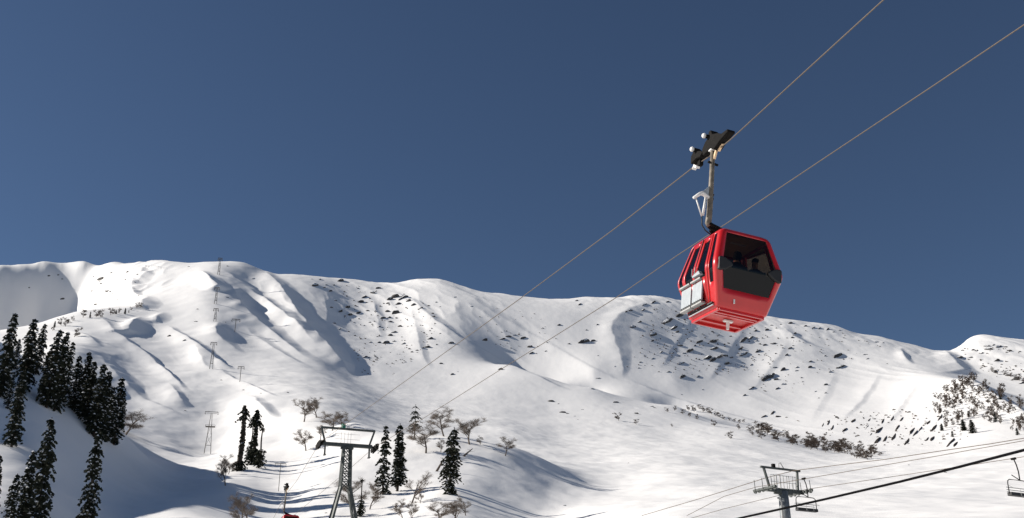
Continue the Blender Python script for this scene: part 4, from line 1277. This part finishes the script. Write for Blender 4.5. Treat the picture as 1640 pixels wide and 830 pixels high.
T2 = T1 + LX * GAUGE
TC = (T1 + T2) / 2
tower = empty('lift_tower', (TC.x, TC.y, ground(TC.x, TC.y)))
tower.rotation_euler = (0, 0, YAW)
Hh = TC.z - tower.location.z
hg = GAUGE / 2
print("tower height", Hh)
mb = MB(); lattice(mb, (0, 0, Hh - 3.9), 0.42, (0, 0, Hh - 0.35), 0.30, 5, 0.075, leg=0.15)
mb.build('mast', M['tower'], tower)
for sx in (-1, 1):
    mb = MB()
    for sy in (-1, 1):
        e_ = Vector((sx * (0.42 + 0.24 * (Hh - 3.9)), sy * (0.42 + 0.12 * (Hh - 3.9)), -0.4)); t_ = Vector((sx * 0.40, sy * 0.42, Hh - 3.8))
        mb.bar(t_, e_, 0.20)
        for q in range(6):
            a_ = t_.lerp(e_, q / 6); b_ = t_.lerp(e_, (q + 1) / 6)
            mb.bar(a_, (b_.x, -b_.y, b_.z), 0.06)
    mb.build('leg', M['tower'], tower)
mb = MB()
bz = Hh - 0.12
mb.box((0, 0, bz), (2 * hg - 0.35, 0.34, 0.30), None, 0.02)
mb.box((0, 0, bz - 0.24), (1.1, 0.3, 0.22), None, 0.02)
mb.build('crossbeam', M['tower'], tower)
fr_ = MB()
tz = Hh + 1.30
fr_.bar((-hg - 0.02, 0, tz), (hg + 0.05, 0, tz - 0.02), 0.17)
fr_.bar((-hg + 0.02, 0, tz), (-hg + 0.42, 0, bz + 0.1), 0.15)
fr_.bar((hg + 0.0, 0, tz), (hg - 0.42, 0, bz + 0.1), 0.15)
fr_.build('lifting_frame', M['tower'], tower)
rl = MB()
for x_ in (-0.55, -0.25, 0.05, 0.3): rl.bar((x_, 0.12, bz), (x_, 0.12, bz + 1.15), 0.022)
rl.bar((-1.1, 0.14, bz + 0.55), (1.1, 0.14, bz + 0.55), 0.02); rl.bar((-1.1, 0.14, bz + 1.0), (1.1, 0.14, bz + 1.0), 0.02)
rl.build('catwalk_rail', M['galv'], tower)
for sx in (-1, 1):
    mb = MB()
    for k in range(4):
        y = -0.9 + k * 0.6
        mb.tube([(sx * hg - 0.05, y, Hh - 0.24 ), (sx * hg + 0.05, y, Hh - 0.24)], 0.22, 14)
    mb.bar((sx * hg + 0.10, -1.2, Hh - 0.14), (sx * hg + 0.10, 1.2, Hh - 0.14), 0.12, 0.2)
    mb.prism([(-1.3, 0.1), (-1.1, -0.3), (1.1, -0.3), (1.3, 0.1), (0.5, 0.25), (-0.5, 0.25)], (0, 1, 0), (0, 0, 1), (sx * hg + 0.16 * sx, 0, Hh - 0.2), 0.05)
    mb.bar((sx * (hg - 0.3), 0, bz), (sx * hg, 0, bz - 0.02), 0.14)
    mb.build('sheave_assembly', M['grip'], tower)
    mb = MB(); mb.bar((sx * (hg - 0.42), -0.1, bz - 0.1), (sx * (hg - 0.42), -0.1, bz - 0.95), 0.13); mb.box((sx * (hg - 0.42), -0.1, bz - 0.98), (0.2, 0.5, 0.06))
    mb.build('maintenance_step', M['tower'], tower)
mb = MB(); mb.tube([(-0.42, 0, tz + 0.05), (-0.42, 0, tz + 0.40)], [0.20, 0.17], 12); mb.build('beacon', M['green'], tower)
tag(tower, "dark steel lattice lift tower with a T-shaped head carrying the two gondola ropes", "lift tower")

# ------------------------------------------------------------------ chairlift at the lower right
CT = at(1254, 786, 115.0)
CYAW = math.atan2(-(-0.47), 0.88)          # the crossarm recedes to the right
CD = Vector((-math.sin(CYAW), math.cos(CYAW), 0)); CX = Vector((math.cos(CYAW), math.sin(CYAW), 0))
ct = empty('chairlift_tower', (CT.x, CT.y, ground(CT.x, CT.y)))
ct.rotation_euler = (0, 0, CYAW)
hh = CT.z - ct.location.z
print("chair tower h", hh)
k_ = 115.0 * 1.04 / F_PX            # metres per photo pixel there
mb = MB(); mb.tube([(0, 0, -0.5), (0, 0, hh - 0.1)], [0.62, 0.50], 20); mb.build('column', M['towerlight'], ct, True)
mb = MB()
mb.bar((-2.45, 0, hh + 0.0), (2.45, 0, hh), 0.36, 0.42); mb.box((0, 0, hh - 0.2), (2.2, 0.5, 0.4), None, 0.03)
mb.build('crossarm', M['tower'], ct)
mb = MB()
mb.bar((-2.75, 0, hh + 2.25), (2.6, 0, hh + 2.25), 0.20)
mb.bar((-2.35, 0, hh + 2.2), (-1.75, 0, hh + 0.15), 0.20); mb.bar((2.2, 0, hh + 2.2), (2.05, 0, hh + 0.15), 0.20)
mb.build('lifting_frame', M['tower'], ct)
mb = MB()
for x_ in (-1.25, -0.95, -0.45, 0.0, 0.45, 0.75, 1.25, 1.6): mb.bar((x_, -0.2, hh + 0.1), (x_, -0.2, hh + 1.55), 0.10 if x_ in (-0.95, -0.45) else 0.06)
for z in (0.8, 1.5): mb.bar((-1.7, -0.2, hh + z), (1.8, -0.2, hh + z), 0.04)
mb.tube([(-0.3, 0, hh + 2.3), (-0.25, 0, hh + 2.8), (0.0, 0, hh + 2.9), (0.4, 0, hh + 2.3)], 0.05, 6)
mb.build('catwalk_rail', M['galv'], ct)
mb = MB(); mb.box((-1.0, 0, hh + 2.5), (0.35, 0.3, 0.4), None, 0.03); mb.build('signal_box', M['grip'], ct)
for sx in (-1, 1):
    mb = MB()
    x0 = sx * 2.4
    for k in range(6):
        y = -1.5 + k * 0.6
        mb.tube([(x0 - 0.06, y, hh - 0.05), (x0 + 0.06, y, hh - 0.05)], 0.24, 14)
    mb.bar((x0 + 0.12 * sx, -1.7, hh + 0.02), (x0 + 0.12 * sx, 1.7, hh + 0.02), 0.10, 0.22)
    for y in (-1.3, 0.1, 1.3): mb.tube([(x0 + 0.2 * sx, y, hh), (x0 + 0.2 * sx, y, hh + 0.5), (x0 + 0.2 * sx, y + 0.05, hh + 1.1)], 0.035, 6)
    mb.build('sheave_train', M['tower'], ct)
mb = MB(); mb.tube([(-0.75, -0.45, -0.5), (-0.75, -0.45, hh - 1.2), (-0.95, -0.45, hh - 0.95), (-1.2, -0.45, hh - 0.9)], 0.10, 8)
mb.build('cable_pipe', M['galv'], ct, True)
tag(ct, "grey tubular chairlift tower with a railed crossarm at the bottom right", "lift tower")


def cplane(x, y, off):
    a, b, t = ray(x, y)
    O = CT + CX * off
    det = a * (-CD.y) - b * (-CD.x)
    r_ = (O.x * (-CD.y) - O.y * (-CD.x)) / det
    return Vector((a * r_, b * r_, CAM_Z + t * r_))
lo = [(1100, 826), (1160, 795), (1212, 780), (1236, 776), (1295, 766), (1440, 741), (1504, 730), (1559, 720), (1640, 706), (1760, 682)]
hi_ = [(1040, 850), (1100, 832), (1160, 815), (1242, 795), (1272, 788), (1297, 783), (1440, 762), (1560, 744), (1625, 734), (1700, 722), (1800, 705)]
tp = [(1028, 826), (1120, 799), (1200, 774), (1225, 766), (1271, 754), (1350, 744), (1417, 736), (1509, 722), (1586, 711), (1640, 702), (1760, 682)]
rope("haul_rope", [cplane(x, y, -2.4) for x, y in lo], 0.028, M['rope'], "thin chairlift rope leaving the left-hand sheaves of the tubular tower", "cable", "chairlift ropes")
rope("haul_rope", [cplane(x, y, 2.4) for x, y in hi_], 0.028, M['rope'], "thin chairlift rope lowest of the thin lines, carrying the chair at the right edge", "cable", "chairlift ropes")
rope("signal_cable", [cplane(x, y, 0.2) for x, y in tp], 0.034, M['rope'], "signal cable running over the top beam of the chairlift tower, highest of the thin lines", "cable")


def chair():
    c = empty('lift_chair')
    w = 1.42
    mb = MB()
    mb.tube([(0.0, 0, 0.0), (0.25, 0, -0.55), (0.38, 0, -1.2), (0.36, 0, -2.0)], 0.055, 8); mb.box((0, 0, 0), (0.22, 0.5, 0.2), None, 0.03)
    mb.build('hanger', M['grip'], c, True)
    mb = MB()
    mb.tube([(-w, 0, -3.35), (-w, 0, -2.4), (-w + 0.07, 0, -2.15), (-w + 0.3, 0, -2.02), (0.36, 0, -2.0), (w - 0.3, 0, -2.02), (w - 0.07, 0, -2.15), (w, 0, -2.4), (w, 0, -3.35)], 0.045, 8)
    mb.build('bail_frame', M['grip'], c, True)
    mb = MB(); mb.box((0, 0.0, -3.38), (2 * w, 0.5, 0.32), None, 0.04)
    seat = mb.build('seat', M['black'], c)
    mb = MB()
    for z in (-3.15, -2.95, -2.72): mb.bar((-w, 0.24, z), (w, 0.24, z), 0.05)
    mb.build('backrest', M['towerlight'], c)
    mb = MB()
    mb.tube([(-w, -0.05, -2.6), (-w, -0.5, -2.9), (w, -0.5, -2.9), (w, -0.05, -2.6)], 0.025, 6)
    mb.tube([(-0.5, -0.5, -2.9), (-0.5, -0.55, -3.6), (-0.2, -0.55, -3.6)], 0.02, 6)
    mb.tube([(0.5, -0.5, -2.9), (0.5, -0.55, -3.6), (0.2, -0.55, -3.6)], 0.02, 6)
    mb.build('safety_bar', M['galv'], c)
    mb = MB(); mb.bar((-0.55, 0.1, -1.55), (0.36, 0, -1.98), 0.06); mb.build('brace', M['grip'], c)
    return c
ch1 = chair()
P = cplane(1623, 734, 2.4); ch1.location = P - Vector((0, 0, 0.05))
ch1.rotation_euler = (0, 0, CYAW)
ch1.scale = (0.9, 0.9, 0.9)
tag(ch1, "empty chairlift chair hanging at the right edge of the picture", "lift chair", "chairlift chairs")
ch2 = copy_tree(ch1)
P = cplane(1287, 766, -2.4); ch2.location = P - Vector((0, 0, 0.05))
tag(ch2, "empty chairlift chair low beside the column of the tubular lift tower", "lift chair")

# thick black cable, much nearer the viewer
pts = []
for x, y, r_ in [(1050, 861, 24), (1185, 830, 22), (1320, 800, 20.2), (1440, 772, 18.7), (1540, 747, 17.5), (1640, 721, 16.4), (1760, 688, 15.2), (2050, 600, 12.6)]:
    pts.append(at(x, y, r_))
rope("overhead_cable", pts, 0.021, M['darkrope'], "thick black cable crossing the bottom right corner in front of the chairlift", "cable", None, 8)

# ------------------------------------------------------------------ small towers on the left slope
def small_tower(x, yb, yt, armpx, lab, lattice_=True, rmin=300, plat=True, h2=0.0):
    P = hit(x, yb, rmin); 
    h = at(x, yt, math.hypot(P.x, P.y)).z - P.z
    k = P.length / F_PX
    t = empty('lift_tower', P); t.rotation_euler = (0, 0, R(12))
    a = armpx * k / 2
    th = 0.62 * k
    mb = MB()
    if lattice_:
        w = armpx * 0.26 * k
        for sx in (-1, 1):
            for sy in (-1, 1):
                mb.bar((sx * w, sy * w * 0.5, -0.3), (sx * 0.8 * k, sy * 0.8 * k, h * 0.95), th * 0.8)
            mb.bar((-w * 0.8 * sx, 0, h * 0.2), (w * 0.55 * sx, 0, h * 0.42), th * 0.5)
            mb.bar((-w * 0.5 * sx, 0, h * 0.45), (w * 0.35 * sx, 0, h * 0.68), th * 0.5)
        mb.bar((-w * 0.8, 0, h * 0.2), (w * 0.8, 0, h * 0.2), th)
    else:
        mb.tube([(0, 0, -0.5), (0, 0, h)], th * 0.75, 8)
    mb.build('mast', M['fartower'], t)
    mb = MB(); mb.bar((-a, 0, h - 0.5 * th), (a, 0, h - 0.5 * th), th * 1.3); mb.bar((-a * 0.8, 0, h - 2.6 * k), (a * 0.8, 0, h - 2.6 * k), th * 0.7)
    for sx in (-1, 1): mb.bar((sx * a, 0, h), (sx * a, 0, h - 3.6 * k), th * 0.9); mb.box((sx * a, 0, h - 3.6 * k), (th * 1.5, 5 * k, th * 1.4))
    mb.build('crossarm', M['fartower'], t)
    if plat:
        mb = MB(); z = h * 0.64; mb.box((0, 0, z), (a * 1.5, a * 0.8, th * 1.0)); mb.bar((-a * 0.75, 0, z + 3 * k), (a * 0.75, 0, z + 3 * k), th * 0.5)
        for sx in (-1, 1): mb.bar((sx * a * 0.75, 0, z), (sx * a * 0.75, 0, z + 3 * k), th * 0.6)
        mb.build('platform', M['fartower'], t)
    tag(t, lab, "lift tower", "small lift towers on the left slope")
small_tower(332, 727, 659, 19, "largest small lattice tower, on the sunlit snow left of the broken fir trunks")
small_tower(338, 591, 548, 9, "lattice tower halfway up the left slope, second of the line counted upwards", plat=False)
small_tower(344, 515, 494, 7, "short lattice tower directly below the notch of the left summit", plat=False)
small_tower(345, 487, 460, 7, "lattice tower on the lit shoulder under the left summit", plat=False)
small_tower(350, 440, 413, 6, "topmost tower, standing out against the sky on the left summit", plat=False)
small_tower(376, 532, 511, 12, "stout tower with a wide head on the shaded hump right of the tower line", False, plat=False)
small_tower(384, 612, 587, 9, "slim T-shaped pylon at mid slope right of the tower line", False, plat=False)
small_tower(446, 787, 742, 16, "thin pole with a short crossbar on the shadow-striped snow", False, plat=False, rmin=150)
# ------------------------------------------------------------------ two passengers inside the cabin
M['coat'] = mat("dark_winter_coat", (0.012, 0.013, 0.018), 0.85, noise=0.3, nscale=6)
M['trouser'] = mat("dark_ski_trousers", (0.02, 0.02, 0.022), 0.85, noise=0.3, nscale=6)
M['skin'] = mat("skin", (0.42, 0.26, 0.19), 0.6, noise=0.08, nscale=8)
M['hat'] = mat("dark_wool_hat", (0.015, 0.015, 0.016), 0.95, noise=0.3, nscale=20)


def skin_mesh(name, nodes, edges, m, parent):
    me_ = bpy.data.meshes.new(name)
    me_.from_pydata([n[0] for n in nodes], edges, [])
    me_.materials.append(m)
    o = bpy.data.objects.new(name, me_); C.objects.link(o); o.parent = parent
    sk = o.modifiers.new("skin", 'SKIN'); sk.use_smooth_shade = True
    for i, n in enumerate(nodes):
        me_.skin_vertices[0].data[i].radius = n[1] if isinstance(n[1], tuple) else (n[1], n[1])
    me_.skin_vertices[0].data[0].use_root = True
    ss = o.modifiers.new("sub", 'SUBSURF'); ss.levels = 1; ss.render_levels = 1
    return o


def passenger(label, local, turn, hood):
    """seated figure, pelvis at the seat, facing +y"""
    p = empty('person')
    nodes = [((0, 0, 0.10), (0.15, 0.12)), ((0, -0.01, 0.28), (0.14, 0.11)), ((0, -0.02, 0.44), (0.155, 0.11)), ((0, -0.01, 0.55), (0.09, 0.08)), ((0, 0.0, 0.62), (0.055, 0.055)), ((0, 0.02, 0.70), (0.085, 0.10)), ((0, 0.02, 0.79), (0.075, 0.09))]
    edges = [(0, 1), (1, 2), (2, 3), (3, 4), (4, 5), (5, 6)]
    for s in (-1, 1):
        k = len(nodes)
        nodes += [((s * 0.17, -0.02, 0.49), 0.065), ((s * 0.24, 0.02, 0.30), 0.055), ((s * 0.22, 0.18, 0.17), 0.045), ((s * 0.10, 0.34, 0.16), 0.035), ((s * 0.06, 0.40, 0.15), (0.035, 0.02))]
        edges += [(2, k), (k, k + 1), (k + 1, k + 2), (k + 2, k + 3), (k + 3, k + 4)]
        k = len(nodes)
        nodes += [((s * 0.10, 0.08, 0.08), 0.095), ((s * 0.13, 0.44, 0.08), 0.07), ((s * 0.13, 0.46, -0.18), 0.058), ((s * 0.13, 0.45, -0.36), 0.045), ((s * 0.14, 0.58, -0.38), (0.045, 0.03))]
        edges += [(0, k), (k, k + 1), (k + 1, k + 2), (k + 2, k + 3), (k + 3, k + 4)]
    skin_mesh('body', nodes, edges, M['skin'], p)
    # coat: torso and sleeves; trousers; hat or hood
    cn = [((0, 0, 0.06), (0.175, 0.145)), ((0, -0.01, 0.28), (0.17, 0.135)), ((0, -0.02, 0.45), (0.185, 0.13)), ((0, -0.01, 0.56), (0.10, 0.095))]
    ce = [(0, 1), (1, 2), (2, 3)]
    for s in (-1, 1):
        k = len(cn)
        cn += [((s * 0.19, -0.02, 0.48), 0.085), ((s * 0.26, 0.02, 0.30), 0.075), ((s * 0.23, 0.18, 0.17), 0.062), ((s * 0.12, 0.32, 0.16), 0.05)]
        ce += [(2, k), (k, k + 1), (k + 1, k + 2), (k + 2, k + 3)]
    skin_mesh('coat', cn, ce, M['coat'], p)
    tn = [((0, 0.0, 0.08), (0.16, 0.13))]; te = []
    for s in (-1, 1):
        k = len(tn)
        tn += [((s * 0.10, 0.10, 0.08), 0.11), ((s * 0.13, 0.44, 0.08), 0.085), ((s * 0.13, 0.46, -0.18), 0.075), ((s * 0.13, 0.45, -0.34), 0.07)]
        te += [(0, k), (k, k + 1), (k + 1, k + 2), (k + 2, k + 3)]
    skin_mesh('trousers', tn, te, M['trouser'], p)
    hn = [((0, -0.03, 0.60), 0.085), ((0, -0.015, 0.70), (0.115, 0.10)), ((0, -0.01, 0.80), (0.105, 0.10)), ((0, 0.0, 0.86), (0.05, 0.05))] if hood else [((0, 0.0, 0.745), (0.105, 0.115)), ((0, 0.01, 0.82), (0.095, 0.10)), ((0, 0.01, 0.87), (0.05, 0.05))]
    skin_mesh('hood' if hood else 'hat', hn, [(i, i + 1) for i in range(len(hn) - 1)], M['hat'], p)
    # face
    fb = MB(); fb.tube([(0, 0.115, 0.735), (0, 0.145, 0.71), (0, 0.12, 0.70)], [0.008, 0.014, 0.012], 6); fb.build('nose', M['skin'], p, True)
    p.matrix_world = MW @ Matrix.Translation(Vector(local)) @ Matrix.Rotation(turn, 4, 'Z') @ Matrix.Scale(1.04, 4)
    tag(p, label, "person", "passengers in the near gondola cabin")
    return p


passenger("hooded person in a dark coat seated at the middle of the near cabin's window", (-0.12, -0.56, 0.68), 0.05, True)
passenger("person in a dark hat and coat seated towards the right of the near cabin's window", (0.42, -0.50, 0.64), -0.1, False)
